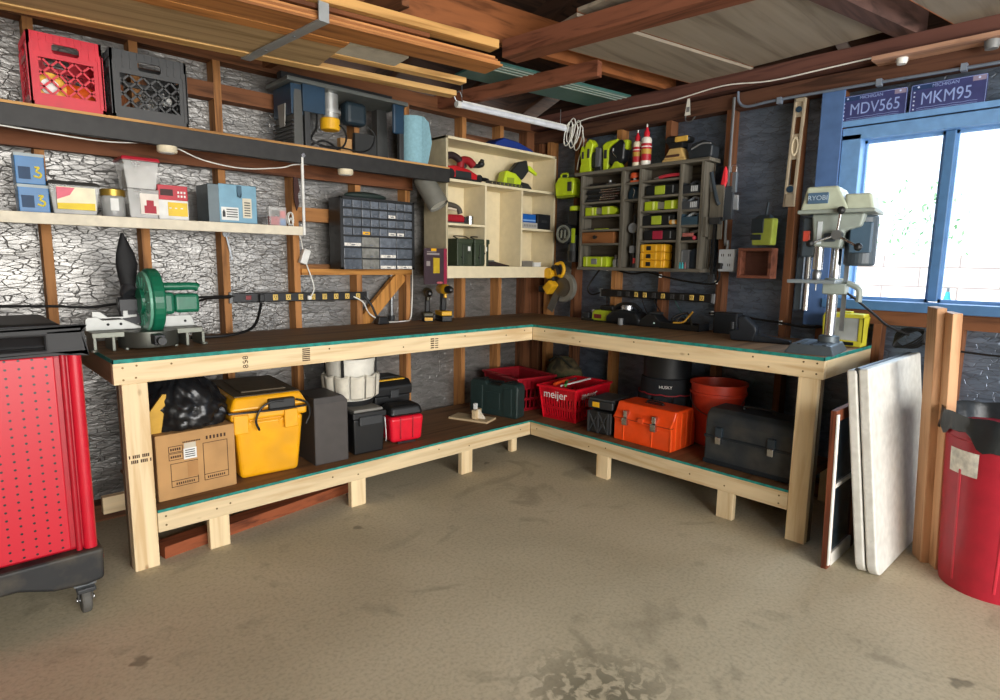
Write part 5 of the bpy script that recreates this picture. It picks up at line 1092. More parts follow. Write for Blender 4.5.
# top of the rack
TZ = H_+.0225
def T_(name, label, cat, lx, rz=0, ly=-.075, rotv=None): return thing(name, label, cat, (ly, -.60-lx, 1.305+TZ), RB+rz, None, rotv)
t = T_('impact_wrench', 'lime green battery tool standing at the left end of the rack top', 'tool', .015, 0)
m = MB(); m.prism([(-.055, 0), (.055, 0), (.05, .05), (.045, .10), (.06, .15), (.07, .20), (.035, .235), (.0, .21), (-.01, .17), (-.035, .195), (-.05, .15), (-.04, .07)], 'y', -.034, .034); m.build('shell', LIME, t, bevel=.012, seg=3)
bx(.02, .04, -.038, -.03, .10, .165).build('grip', DGREY, t, bevel=.004); bx(-.03, -.01, -.038, -.03, .10, .15).build('grip', DGREY, t, bevel=.004); m = MB(); m.box(.045, .085, -.02, .03, .03, .14); m.build('dark_side', mat('#2c3128', .5), t, bevel=.006)
t = T_('battery_pack', 'grey slab battery standing between the lime tools on the rack', 'battery', .13); m = MB(); m.prism([(-.018, 0), (.022, 0), (.026, .16), (-.02, .17)], 'y', -.04, .04); m.build('shell', mat('#5b5d60', .5), t, bevel=.006); bx(-.02, .026, -.042, -.03, .0, .03).build('foot', BLK, t)
t = T_('angle_grinder', 'lime and black battery tool with its black housing on the rack top', 'tool', .25)
m = MB(); m.prism([(-.075, 0), (-.03, 0), (-.025, .10), (-.03, .14), (-.005, .165), (.05, .185), (.045, .205), (-.05, .195), (-.085, .175), (-.075, .10)], 'y', -.034, .034); m.build('shell', LIME, t, bevel=.010, seg=3); bx(-.065, -.04, -.037, -.03, .08, .14).build('grip', DGREY, t, bevel=.004)
t2_ = MB(); t2_.prism([(-.02, .03), (.07, .03), (.105, .06), (.11, .17), (.07, .20), (.0, .16), (-.02, .13)], 'y', -.04, .035); t2_.build('motor_body', mat('#17191b', .4), t, bevel=.016, seg=3); m = MB(); m.tube([(.02, -.043, .14), (.02, -.045, .11), (.055, -.045, .075)], .004); m.build('wire_clip', CHROME, t)
bx(.085, .125, -.03, .03, .125, .19).build('head', LIMED, t, bevel=.01); m = MB(); m.prism([(-.02, 0), (.10, 0), (.09, .02), (.06, .05), (.03, .05), (.01, .02)], 'y', -.045, .0); m.build('base', LIMED, t, bevel=.008)
for i, (x, l, h) in enumerate(((.445, 'red and cream glue bottle, the smaller left one on the rack', .95), (.515, 'red and white glue bottle, the larger right one on the rack', 1.06))):
    t = thing('glue_bottle', l, 'bottle', (-.085, -.60-x, 1.305+TZ), RB)
    MB().lathe([(0, 0), (.030, 0), (.032, .006), (.032, .155), (.028, .17), (.014, .178), (0, .178)], n=24).build('bottle_body', mat('#e4d9bd' if i == 0 else '#e2ded2', .4), t, smooth=True)
    MB().lathe([(.018, .172), (.019, .205), (.010, .22), (.006, .235), (0, .237)], n=16).build('cap', mat('#c11d2d', .4), t, smooth=True); MB().lathe([(0, .232), (.006, .232), (.004, .255), (0, .256)], n=10).build('nozzle', WHITE, t)
    MB().lathe([(.0326, .03), (.0326, .135)], n=24).build('label', mat('#b01d2c', .45), t, smooth=True); MB().lathe([(.0329, .07), (.0329, .10)], n=24).build('label_band', mat('#b8933a', .5), t); MB().lathe([(.0329, .112), (.0329, .118)], n=24).build('white_band', WHITE, t); t.scale = (h, h, h)
t = T_('palm_sander', 'cream and black palm sander on the rack top', 'sander', .745)
m = MB(); m.frus((-.088, .088, -.05, .05), (-.08, .08, -.045, .045), 0, .02); m.frus((-.075, .075, -.045, .045), (-.04, .045, -.035, .035), .02, .085); m.build('body', mat('#c9a869', .5), t, bevel=.008); m = MB(); m.frus((-.045, .05, -.036, .036), (-.05, .055, -.04, .04), .085, .115); m.build('waist', BLK, t, bevel=.004); m = MB(); m.prism([(-.07, .115), (.095, .115), (.10, .15), (-.05, .165), (-.075, .145)], 'y', -.042, .042); m.build('grip_top', BLK, t, bevel=.014, seg=3); bx(.0, .09, -.045, -.02, .118, .152).build('cream_cap', mat('#d3a94a', .5), t, bevel=.006); bx(-.05, .04, -.053, -.04, .028, .042).build('slot', mat('#4a2d22', .6), t)
t = T_('dust_canister', 'dark grey canister box on the rack top right of the sander', 'box', .91); m = MB(); m.prism([(-.06, 0), (.095, 0), (.10, .07), (.04, .11), (-.04, .095), (-.065, .05)], 'y', -.05, .05); m.build('shell', mat('#22282d', .5), t, bevel=.012, seg=3); m = MB(); m.tube([(-.04, -.05, .06), (.03, -.054, .085), (.09, -.05, .08)], .005); m.build('strap', GREY, t)

# left of the rack
def B(name, label, cat, y, z, x=-.002, rz=0, rotv=None): return thing(name, label, cat, (x, y, z), RB+rz, None, rotv)
t = B('battery_charger', 'lime green charger block hung on the corner stud left of the rack', 'charger', -.41, 1.835, -.005)
m = MB(); m.prism([(-.085, .0), (.085, .0), (.095, .09), (.08, .13), (-.06, .14), (-.095, .09)], 'y', -.09, .0); m.build('shell', LIME, t, bevel=.012, seg=3); bx(.035, .075, -.095, -.085, .03, .10).build('dark_vent', DGREY, t, bevel=.006); m = MB(); m.tube([(-.06, -.05, .13), (-.06, -.05, .165), (.0, -.05, .165), (.0, -.05, .135)], .008); m.build('hook', LIME, t); bx(-.088, .088, -.07, -.0, -.012, .002).build('foot', mat('#7e8c1c', .5), t)
t = B('string_trimmer_head', 'black tool with lime cap and round silver head hung left of the rack', 'tool', -.475, 1.34, -.002)
m = MB(); m.cyl((.03, -.06, .38), (.03, -.06, .415), .045, n=24); m.build('cap', LIME, t, bevel=.006); m = MB(); m.frus((-.012, .072, -.10, -.02), (-.01, .07, -.095, -.02), .27, .38); m.build('upper_body', BLK, t, bevel=.012); m = MB(); m.cyl((-.04, -.11, .21), (-.04, -.02, .21), .075, n=28); m.build('gear_head', mat('#23262a', .4), t, bevel=.01)
m = MB(); m.lathe([(.052, -.005), (.066, -.005), (.066, .006), (.052, .006), (.052, -.005)], n=28, M=Matrix.Translation((-.04, -.115, .21)) @ Matrix.Rotation(PI/2, 4, 'X')); m.bar((-.06, -.115, .18), (-.055, -.115, .24), .012, .008, (0, 1, 0)); m.bar((-.025, -.115, .18), (-.02, -.115, .24), .012, .008, (0, 1, 0)); m.build('guard_ring', mat('#8f938a', .4, .5), t)
m = MB(); m.cyl((.02, -.06, .08), (.02, -.06, .20), .036, n=20); m.build('lower_body', mat('#33383a', .45), t); m = MB(); m.cyl((.02, -.06, .0), (.02, -.06, .08), .04, .046, n=20); m.build('battery', BLK, t); bx(.03, .06, -.105, -.09, .14, .25).build('lime_trim', LIMED, t, bevel=.004)
# circular saw hanging in the corner
t = B('circular_saw', 'yellow and black circular saw hanging on the corner stud above the bench', 'saw', -.36, 1.13, -.004)
M = rot('Y', .50)
m = MB(); m.prism([(-.035, -.20), (.03, -.20), (.03, .19), (-.035, .19)], 'y', -.052, -.046, M); m.build('shoe_plate', mat('#76746c', .45, .5), t, bevel=.002)
g = MB(); arc = [(.115*math.cos(a), .115*math.sin(a)) for a in [-1.9+3.8*i/22 for i in range(23)]]+[(.075*math.cos(a), .075*math.sin(a)) for a in [1.9-3.8*i/22 for i in range(23)]]
g.prism(arc, 'y', -.075, -.035, Matrix.Translation((.05, 0, .015))); g.build('blade_guard', mat('#8a887e', .45, .4), t, bevel=.004)
m = MB(); m.cyl((.05, -.053, .015), (.05, -.056, .015), .09, n=40); m.build('saw_blade', mat('#6d6a62', .35, .8), t)
MB().prism([(-.12, .01), (-.05, .07), (.0, .03), (-.07, -.05)], 'y', -.13, -.05).build('battery', YEL, t, bevel=.014, seg=3)
m = MB(); m.cyl((-.065, -.13, .12), (-.065, -.05, .12), .042, n=20); m.build('motor', YEL, t, bevel=.008); bx(-.09, -.03, -.10, -.05, .06, .16).build('motor_band', BLK, t, bevel=.01)
m = MB(); m.tube([(-.01, -.09, .19), (.05, -.09, .20), (.075, -.09, .15), (.05, -.09, .10), (.01, -.09, .12), (-.01, -.09, .19)], .014, n=10); m.build('handle', YEL, t, smooth=True); m = MB(); m.tube([(-.04, -.09, .16), (.0, -.09, .17), (.03, -.09, .11)], .02); m.build('grip', BLK, t, smooth=True)
bx(-.165, -.10, -.12, -.06, -.03, .025).build('battery_foot', BLK, t, bevel=.012)
# right power strip and cables
sr = strip('power_strip', 'long black power strip with outlets on the right wall studs below the rack', (-.002, -.745, 1.118), RB, .87, 10, (0, 1, 4, 6, 7), False)
m = tag(MB().tube([(-.02, -.735, 1.118), (-.03, -.66, 1.10), (-.03, -.62, 1.14), (-.02, -.66, 1.22), (-.02, -.74, 1.30), (-.012, -.79, 1.285), (-.018, -.86, 1.287), (-.02, -1.0, 1.262), (-.02, -1.13, 1.275), (-.015, -1.25, 1.25), (-.018, -1.4, 1.225), (-.018, -1.55, 1.21), (-.015, -1.625, 1.215), (-.03, -1.66, 1.25), (-.03, -1.655, 1.31)], .0065).build('power_cable', CORD), 'black cable stapled along the right wall from rack to the outlet box', 'cable')
m = tag(MB().tube([(-.012, -1.60, 1.025), (-.02, -1.75, 1.03), (-.02, -1.9, 1.01), (-.02, -2.04, 1.0), (-.02, -2.2, .985), (-.02, -2.32, 1.0)], .007).build('power_cable', CORD), 'black cable running low along the right wall toward the drill press', 'cable')
for i, (y, z) in enumerate(((-.785, 1.288), (-1.225, 1.252), (-1.632, 1.222), (-1.62, 1.025), (-2.05, .999))):
    tag(MB().box(-.018, -.001, y-.007, y+.007, z-.011, z+.011).build('cable_staple', WHITE), ('white staple holding cable at the left end above the right power strip', 'white staple holding cable on the middle stud below the rack', 'white staple holding cable just below the outlet box', 'white staple holding the low cable on the stud right of the power strip', 'white staple holding the low cable on the stud by the drill press')[i], 'staple', 'white cable staples on the right wall')
for i, pts in enumerate(([(-.03, -.80, 1.09), (-.06, -.83, 1.0), (-.1, -.88, .94)], [(-.03, -1.10, 1.09), (-.05, -1.16, 1.0), (-.06, -1.22, .98), (-.1, -1.28, .94)], [(-.03, -1.20, 1.09), (-.05, -1.25, 1.03), (-.07, -1.33, .95)], [(-.03, -1.36, 1.09), (-.06, -1.42, 1.03), (-.09, -1.5, .97)])):
    tag(MB().tube(pts, .0035).build('charger_cord', mat('#1c1214' if i != 3 else '#1f4a45', .5)), ('thin dark cord from right power strip to the lime charger', 'thin dark cord hanging in the middle of the right power strip', 'thin dark cord right of the middle one below the right power strip', 'thin teal cord from right power strip to the cable tangle')[i], 'cord')
nb_ = thing('outlet_box', 'white double electrical outlet box on the stud right of the rack', 'outlet', (-.002, -1.705, 1.36), RB)
bx(-.052, .052, -.045, 0, -.068, .068).build('cover', mat('#c9d0d6', .45), nb_, bevel=.006)
m = MB()
for x in (-.022, .022):
    for z in (.03, -.03): m.box(x-.010, x-.006, -.047, -.044, z-.006, z+.010); m.box(x+.002, x+.006, -.047, -.044, z-.006, z+.010)
m.build('slots', BLKM, nb_); tag(place(bx(-.016, .016, -.03, 0, -.018, .018).build('cord_plug', BLK, None, bevel=.004), (-.048, -1.672, 1.325), RB), 'black plug in the lower left of the white outlet box', 'plug')
t = B('conduit', 'grey steel conduit rising from the white outlet box to the roof', 'conduit', -1.70, 1.43, -.03); MB().tube([(0, 0, 0), (.0, 0, .05), (-.02, .0, .10), (-.02, 0, .9)], .009).build('tube', STEEL, t); bx(-.06, .02, -.015, .015, .18, .38).build('box', mat('#3b4148', .5), t, bevel=.004)
# hung right of the rack
t = B('plank_jig', 'grey weathered plank jig hung at the right edge of the rack', 'jig', -1.640, 1.40, -.05); GWW = GW['z']
bx(-.058, .03, -.012, .0, .22, .42).build('plank', GWW, t, bevel=.002); bx(-.058, -.02, -.012, .0, .09, .215).build('plank', GWW, t, bevel=.002); bx(.0, .03, -.012, .0, .09, .215).build('plank', GWW, t, bevel=.002)
t = B('bar_clamp', 'black T-handled bar clamp hanging in front of the grey plank jig', 'clamp', -1.640, 1.22, -.066); m = MB(); m.bar((-.01, -.01, 0), (-.01, -.01, .40), .016, .010, (0, 1, 0)); m.build('bar', BLK, t); m = MB(); m.cyl((-.045, -.01, .39), (.045, -.01, .39), .012); m.box(-.035, .03, -.03, .0, .36, .40); m.build('jaw', DGREY, t); m = MB(); m.box(-.026, .008, -.024, .0, .0, .05); m.build('foot', DGREY, t)
t = B('long_pliers', 'dark bent hanger of steel tools on the rack right side', 'tool', -1.60, 1.70, -.06); m = MB(); m.tube([(-.02, 0, .20), (.0, 0, .12), (.03, -.01, .03), (.045, 0, .0)], .012); m.build('handle', mat('#2d3840', .5), t); m = MB(); m.bar((-.035, 0, .2), (-.01, 0, .08), .014, .006, (0, 1, 0)); m.build('blade', STEEL, t)
t = B('red_snips', 'small tool with bright red handle hung right of the rack', 'snips', -1.655, 1.80, -.05); m = MB(); m.prism([(-.012, .02), (.0, .10), (.012, .13), (.022, .10), (.024, .04), (.01, -.01)], 'y', -.012, .012); m.build('handle', mat('#e02f3a', .4), t, bevel=.006); m = MB(); m.prism([(.0, .0), (.016, .0), (.012, -.07)], 'y', -.004, .004); m.build('blade', STEEL, t)
t = B('padlock', 'silver sprung clip hanging at the stud top right of the rack', 'clip', -1.712, 1.80, -.02); m = MB(); m.tube([(-.02, -.01, .09), (-.015, -.01, .13), (.01, -.01, .13), (.015, -.01, .09)], .004); m.build('shackle', CHROME, t); m = MB(); m.box(-.005, .022, -.025, 0, -.03, .09); m.build('bar', mat('#98a4ae', .35, .7), t, bevel=.003)
t = B('tool_pouch', 'clear bag of small parts hung below the silver clip', 'bag', -1.69, 1.665, -.012); m = MB(); m.prism([(-.06, .01), (.06, 0), (.055, .09), (-.05, .10)], 'y', -.02, 0); m.build('bag', clear('#7f93a5', .55), t, bevel=.004); m = MB()
for i in range(7): m.box(-.045+i*.014, -.037+i*.014, -.016, -.006, .005, .05)
m.build('contents', mat('#4a5561', .5), t)
# spirit level, charger, frame
t = B('spirit_level', 'wooden and metal spirit level hanging on the stud left of the window', 'level', -2.045, 1.67, -.004, 0, (0, .03, RB))
m = MB(); LW = .028; LH = .59
m.box(-LW, -LW+.011, -.022, 0, 0, LH); m.box(LW-.011, LW, -.022, 0, 0, LH); m.box(-LW, LW, -.022, 0, LH-.02, LH); m.box(-LW, LW, -.022, 0, 0, .07); m.box(-LW, LW, -.014, -.008, .07, .12); m.box(-LW, LW, -.014, -.008, .26, .40); m.box(-LW, LW, -.014, -.008, .49, .57); m.build('frame', mat('#b3a690', .45, .3), t, bevel=.002)
for z, r_ in ((.095, .019), (.53, .016)): MB().cyl((0, -.024, z), (0, -.006, z), r_, n=24).build('vial_window', mat('#243a4c', .3), t)
m = MB(); m.lathe([(.014, -.008), (.018, -.008), (.018, .008), (.014, .008), (.014, -.008)], n=28, M=Matrix.Translation((0, -.016, .33)) @ Matrix.Diagonal((1, 1, 2.9, 1)) @ Matrix.Rotation(PI/2, 4, 'X')); m.build('hand_hole', CREAM, t)
t = B('battery_charger', 'lime and black wall charger hung left of the spirit level', 'charger', -1.925, 1.45, -.003)
m = MB(); m.frus((-.055, .06, -.075, 0), (-.06, .065, -.07, 0), 0, .155); m.build('shell', mat('#a5b34a', .45), t, bevel=.008); bx(-.062, .01, -.08, -.03, .07, .155).build('black_face', mat('#23303a', .45), t, bevel=.004); bx(-.062, .0, -.08, -.03, .03, .062).build('black_face', mat('#23303a', .45), t, bevel=.004); m = MB(); m.frus((-.05, .04, -.07, 0), (-.03, .03, -.05, 0), .155, .175); m.bar((.0, -.03, .17), (.005, -.02, .25), .010, .008); m.build('belt_hook', mat('#2e3d48', .5), t)
t = B('shadow_box', 'small open reddish wooden box frame on the right wall below the charger', 'box', -1.90, 1.255, -.001); RW2 = wood('#7a4a38', '#553022', 'x', 14, .7)
for a in ((-.10, .10, .16, .178), (-.10, .10, 0, .018), (-.10, -.082, .018, .16), (.082, .10, .018, .16)): bx(a[0], a[1], -.09, 0, a[2], a[3]).build('side_board', RW2, t, bevel=.002)
bx(-.082, .082, -.02, -.001, .018, .16).build('back_board', wood('#634035', '#4a2c22', 'x', 14, .7), t)

# ---- right bench top
t = thing('bench_clamp', 'small black and silver clamp standing at the left of the right bench', 'clamp', (-.12, -.73, H), RB)
bx(-.06, .05, -.04, .04, 0, .018).build('foot', BLK, t, bevel=.004); m = MB(); m.cyl((.02, 0, .018), (.02, 0, .085), .012); m.build('post', CHROME, t); bx(-.05, .0, -.03, .03, .018, .06).build('body', DGREY, t, bevel=.006)
t = thing('battery_charger', 'lime and black charger dock on the bench left of the cordless vacuum', 'charger', (-.10, -.86, H), RB-.1)
m = MB(); m.prism([(-.10, .01), (-.09, .075), (-.06, .085), (.08, .085), (.11, .05), (.06, .015), (.02, .0), (-.10, .0)], 'y', -.06, .06); m.build('shell', mat('#b3c42a', .42), t, bevel=.010, seg=3); bx(-.03, .09, -.05, .05, .085, .12).build('battery', BLK, t, bevel=.01); bx(-.07, .0, -.064, -.055, .025, .055).build('badge', mat('#7a2a2a', .5), t, bevel=.003); bx(-.11, .13, -.065, .065, -.0, .012).build('base', BLK, t, bevel=.004)
t = thing('cordless_vacuum', 'black rounded tool with chrome ring lying on the right bench', 'vacuum', (-.13, -1.035, H), RB)
m = MB(); m.prism([(-.12, 0), (.15, 0), (.17, .04), (.13, .09), (.02, .105), (-.06, .10), (-.12, .05)], 'y', -.07, .07); m.build('body', mat('#14171b', .4), t, bevel=.02, seg=3); m = MB(); m.cyl((.02, -.0, .10), (.02, 0, .135), .045, .04, 24); m.build('chrome_ring', CHROME, t, bevel=.004); m = MB(); m.cyl((.02, -.078, .0), (.02, -.078, .045), .018); m.build('caster', GREY, t); m = MB(); m.tube([(-.1, 0, .08), (-.05, .0, .13), (.06, 0, .14), (.13, 0, .10)], .014); m.build('handle', BLK, t)
t = thing('battery_charger', 'black double charger on the bench right of the chrome-ringed tool', 'charger', (-.12, -1.265, H), RB+.1)
m = MB(); m.prism([(-.10, 0), (.10, 0), (.10, .03), (.06, .055), (.03, .085), (-.02, .09), (-.07, .05), (-.10, .03)], 'y', -.06, .06); m.build('shell', BLK, t, bevel=.008); m = MB(); m.cyl((.03, -.064, .03), (.03, -.058, .03), .006); m.build('lamp', mat('#c8e6e0', .3), t); m = MB(); m.box(-.03, .05, -.03, .04, .085, .10); m.build('battery', DGREY, t, bevel=.006)
t = thing('tool_tray', 'flat black tray on the right bench holding a tangle of leads', 'tray', (-.12, -1.50, H), RB-.05)
m = MB(); m.box(-.16, .13, -.06, .06, 0, .008); m.box(-.16, .13, -.06, -.052, 0, .04); m.box(-.16, .13, .052, .06, 0, .04); m.box(-.16, -.152, -.06, .06, 0, .04); m.box(.122, .13, -.06, .06, 0, .05); m.build('tray_body', BLK, t, bevel=.002)
ct = tag(MB().tube([(-.17, -1.44, .93), (-.15, -1.47, .99), (-.10, -1.50, .96), (-.14, -1.55, .94), (-.11, -1.50, 1.02), (-.16, -1.42, .98), (-.10, -1.46, .94)], .008).build('cable_tangle', mat('#17140f', .5)), 'black tangled leads heaped in the flat tray on the right bench', 'cables')
cy = tag(MB().tube([(-.175, -1.44, .958), (-.16, -1.50, .965), (-.15, -1.53, 1.0), (-.15, -1.56, 1.035)], .006).build('yellow_lead', mat('#b98a2a', .5)), 'yellow lead curling up out of the flat tray on the right bench', 'cable')
t = thing('speaker_block', 'square dark block standing against the wall right of the tray', 'box', (-.10, -1.77, H), RB); bx(-.075, .075, -.04, .04, 0, .13).build('shell', mat('#1a1f25', .55), t, bevel=.006); bx(-.065, .065, -.0425, -.038, .01, .12).build('front_grille', mat('#14181d', .8), t)
t = thing('nail_gun', 'black angular nail gun lying on the bench left of the drill press', 'nail gun', (-.36, -2.02, H), RB+.15)
m = MB(); m.prism([(-.09, .0), (-.10, .05), (-.05, .07), (-.06, .13), (-.02, .14), (.04, .085), (.05, .06), (.03, .0)], 'y', -.035, .035); m.build('body', mat('#191e24', .45), t, bevel=.01, seg=3); m = MB(); m.prism([(.03, .0), (.03, .045), (.10, .035), (.22, .02), (.22, .0)], 'y', -.025, .025); m.build('magazine', mat('#20262d', .45), t, bevel=.006); m = MB(); m.cyl((-.09, 0, .06), (-.09, 0, .10), .012); m.build('air_fitting', DGREY, t)

# ---- drill press: local frame, front of the head toward local -x
t = thing('drill_press', 'grey bench drill press at the right end of the workbench by the window', 'drill press', (-.50, -2.425, H), RB+.12)
DP = mat('#8c958e', .42); DPL = mat('#b3bba6', .4); DPD = mat('#39444c', .45); BAS = mat('#5d666b', .45, .5)  # darker greys carry a blue cast painted for the window haze
m = MB(); m.frus((-.115, .105, -.15, .17), (-.09, .085, -.12, .15), .0, .045); b0 = m.build('base', BAS, t, bevel=.006)
m = MB()
for x in (-.055, .0, .055): m.box(x-.008, x+.008, -.122, .03, .043, .048)
m.build('base_slots', mat('#30363a', .5), t)
MB().lathe([(.05, .045), (.045, .075), (.028, .08), (0, .08)], c=(.035, .07, 0), n=24).build('column_flange', BAS, t, smooth=True)
MB().cyl((.035, .07, .05), (.035, .07, .66), .024, n=24).build('column', CHROME, t, smooth=True)
m = MB(); m.prism([(-.045, .51), (-.06, .66), (.16, .66), (.15, .60), (.08, .58), (.07, .50)], 'y', -.06, .09); m.build('head_casting', DP, t, bevel=.010, seg=3)
m = MB(); m.frus((-.105, .10, -.10, .14), (-.085, .045, -.085, .12), .675, .785); b1_ = m.build('belt_cover', DPL, t, bevel=.010, seg=3)
m = MB(); m.frus((.09, .20, -.095, .14), (.075, .18, -.085, .12), .665, .745); m.build('belt_cover', DPL, t, bevel=.010, seg=3)
m = MB(); m.box(-.115, .205, -.105, .145, .660, .677); m.build('cover_rim', DP, t, bevel=.004)
bx(-.075, .012, -.102, -.09, .705, .755).build('name_plate', mat('#46627c', .4), t, bevel=.002); text('RYOBI', .030, mat('#a8bccd', .5), t, (-.032, -.1045, .730), (PI/2, 0, 0))
MB().cyl((.135, .06, .42), (.135, .06, .655), .066, n=28).build('motor', DPD, t, bevel=.012); m = MB(); m.box(.10, .19, -.025, .0, .48, .62); m.build('motor_plate', mat('#41586b', .45), t, bevel=.006)
m = MB(); m.box(-.105, -.04, -.03, .06, .46, .65); m.build('switch_housing', DPD, t, bevel=.01); bx(-.098, -.065, -.036, -.028, .535, .585).build('stop_button', mat('#d2503f', .4), t, bevel=.008); bx(-.030, -.01, -.064, -.058, .52, .625).build('depth_label', mat('#cdd6da', .5), t); bx(.0, .05, -.075, -.05, .53, .57).build('quill_housing', DPD, t, bevel=.006)
MB().cyl((-.025, -.02, .40), (-.025, -.02, .53), .022, n=20).build('quill', CHROME, t, smooth=True); m = MB(); m.lathe([(.008, .33), (.018, .345), (.02, .385), (.012, .40)], c=(-.025, -.02, 0), n=20); m.build('chuck', STEEL, t, smooth=True); MB().cyl((-.025, -.02, .30), (-.025, -.02, .335), .004, n=8).build('drill_bit', STEEL, t)
MB().cyl((.06, -.06, .56), (.06, -.11, .56), .022, n=20).build('feed_hub', STEEL, t)
for a in (1.45, 3.5, 5.75):
    p0 = Vector((.06, -.10, .56)); p1 = p0+Vector((.11*math.cos(a), -.02, .11*math.sin(a)))
    h_ = MB().cyl(p0, p1, .006).build('feed_handle', CHROME, t); MB().ball(p1, .018, 14, 10).build('ball_knob', BLK, h_)
m = MB(); m.box(-.135, .075, -.11, .06, .335, .352); m.build('table', mat('#8f9aa0', .4, .5), t, bevel=.003); m = MB(); m.cyl((.035, .07, .28), (.035, .07, .36), .04, n=20); m.box(.0, .10, .0, .09, .285, .335); m.build('table_bracket', DP, t, bevel=.004); m = MB(); m.cyl((.06, .04, .34), (.13, .04, .335), .008); m.tube([(.10, .03, .34), (.15, .03, .31), (.155, .03, .25)], .014); m.build('table_crank', DP, t)
MB().cyl((-.068, .0, .20), (-.068, .0, .46), .011, n=14).build('depth_rod', CHROME, t); m = MB(); m.bar((.08, .10, .10), (.08, .10, .5), .02, .01); m.build('height_rack', STEEL, t); m = MB(); m.box(-.128, -.10, .03, .06, .20, .46); m.build('cord_guard', DPD, t)
pcd = tag(MB().tube([(-.44, -2.50, 1.215), (-.40, -2.54, 1.18), (-.28, -2.60, 1.10), (-.18, -2.64, 1.04), (-.03, -2.70, .99)], .006).build('sloping_cable', CORD), 'thin cord sloping from the drill press table to the wall below the window', 'cord')
# yellow parts case
t = thing('parts_organizer', 'yellow framed case with clear lid standing behind the drill press', 'organizer', (-.10, -2.425, H), RB)
YY = mat('#c9c034', .45)
m = MB(); m.box(-.095, .095, -.05, .05, 0, .03); m.box(-.095, .095, -.05, .05, .15, .172); m.box(-.095, -.075, -.05, .05, .03, .15); m.box(.075, .095, -.05, .05, .03, .15); m.box(-.075, .075, .03, .05, .03, .15); m.build('case_frame', YY, t, bevel=.005)
bx(-.075, .075, -.046, -.042, .03, .15).build('clear_lid', clear('#9aa59a', .5), t); m = MB()
for i in range(4): m.box(-.045+i*.03, -.042+i*.03, -.04, .03, .03, .15)
m.box(-.075, .075, -.04, .03, .085, .09); m.build('compartment_wall', mat('#8a9090', .5), t); bx(-.04, .06, -.054, -.048, .006, .024).build('latch', BLK, t, bevel=.002); bx(-.03, .03, -.02, .02, .172, .182).build('handle', YY, t, bevel=.004)
# cord coil on the wall under the window
cc = MB()
for i in range(4): cc.tube([(.0-.006*i, -2.70+.065*math.cos(a+.3*i), .97+.05*math.sin(a)) for a in [k*2*PI/14 for k in range(15)]], .005)
cc.tube([(-.015, -2.76, .95), (-.012, -2.95, .925), (-.012, -3.3, .92)], .005); tag(cc.build('cord_coil', CORD), 'coil of black cord hung on the wall under the window', 'cord')
# licence plates
def plate(label, y, s):
    t = thing('license_plate', label, 'license plate', (-.006, y, 2.075), RB, None, (0, .0, RB))
    PB = mat('#44497e', .4, .3, var=.12); IN = mat('#8fa3d8', .45)
    MB().prism(rrect(-.152, .152, 0, .152, .012), 'y', -.003, 0).build('plate_sheet', PB, t)
    text(s, .082, IN, t, (-.108, -.0035, .078), (PI/2, 0, 0), align='LEFT', sx=.78); text('MICHIGAN', .022, IN, t, (-.01, -.0035, .135), (PI/2, 0, 0))
    m = MB()
    for i in range(3): m.tube([(-.12+.03*k, -.003, .018+.010*i+.002*(k % 2)) for k in range(9)], .0012, n=4)
    frame(m, -.149, .149, .003, .149, .002, -.004); m.build('embossed_lines', IN, t)
    m = MB()
    for i in range(5): m.cyl((-.135, -.0045, .035+i*.02), (-.135, -.002, .035+i*.02), .004, n=8)
    m.cyl((-.12, -.0045, .138), (-.12, -.002, .138), .005, n=10); m.cyl((.12, -.0045, .138), (.12, -.002, .138), .005, n=10); m.build('dots', mat('#b9c6e8', .5), t); bx(-.145, -.055, -.0036, -.0025, .125, .147).build('sticker', mat('#223a66', .5), t); bx(.095, .145, -.0036, -.0025, .125, .147).build('sticker', mat('#8a7f96', .5), t)
plate('blue license plate reading MDV565 above the left window pane', -2.425, 'MDV565'); plate('blue license plate reading MKM95 to the right of the other plate', -2.742, 'MKM95')
# ================================================================ OVERHEAD
# lumber on the hanging rack, all running along one slightly skewed line
ANG = -.139
def rboard(name, label, cat, x0, x1, d0, d1, z0, z1, mt, part=None):
    o = MB().box(x0, x1, -d1, -d0, z0, z1).build(name, mt, None, bevel=.002); o.location = (-2.49, -.57, 0); o.rotation_euler = (0, 0, ANG)
    return tag(o, label, cat)
PLW = {'a': wood('#dcb070', '#b78a50', 'x', 12, .65, .4), 'b': wood('#c9884a', '#9a5f2c', 'x', 12, .65, .4)}
rk = thing('lumber_bracket', 'galvanized steel strap bracket hung from the joists under the lumber', 'bracket', (-2.49, -.57, 2.235), .06)
GAL = mat('#a3a7a8', .45, .4)
bx(-.022, .022, -.63, .05, .0, .006).build('strap', GAL, rk); bx(-.022, .022, -.633, -.627, .0, .30).build('hanger', GAL, rk); bx(-.022, .022, .044, .05, .0, .23).build('hanger', GAL, rk)
m = MB(); m.cyl((0, -.4, -.003), (0, -.4, .001), .006); m.cyl((0, -.15, -.003), (0, -.15, .001), .006); m.cyl((0, -.637, .08), (0, -.625, .08), .006); m.build('bolt_heads', STEEL, rk)
rk2 = thing('lumber_bracket', 'second steel strap bracket under the lumber, out toward the garage door end', 'bracket', (-3.85, -.38, 2.235), .06)
for ch in list(rk.children):
    c = ch.copy(); C.objects.link(c); c.parent = rk2
Zr = 2.2415
rboard('lumber_strip', 'pale pine strip at the wall side of the overhead lumber stack', 'lumber', -1.9, 1.08, -.035, .035, Zr, Zr+.028, PLW['a'])
rboard('lumber_strip', 'second pine strip poking out beside the wall-side strip overhead', 'lumber', -1.9, 1.04, .14, .20, Zr+.023, Zr+.05, PLW['a'])
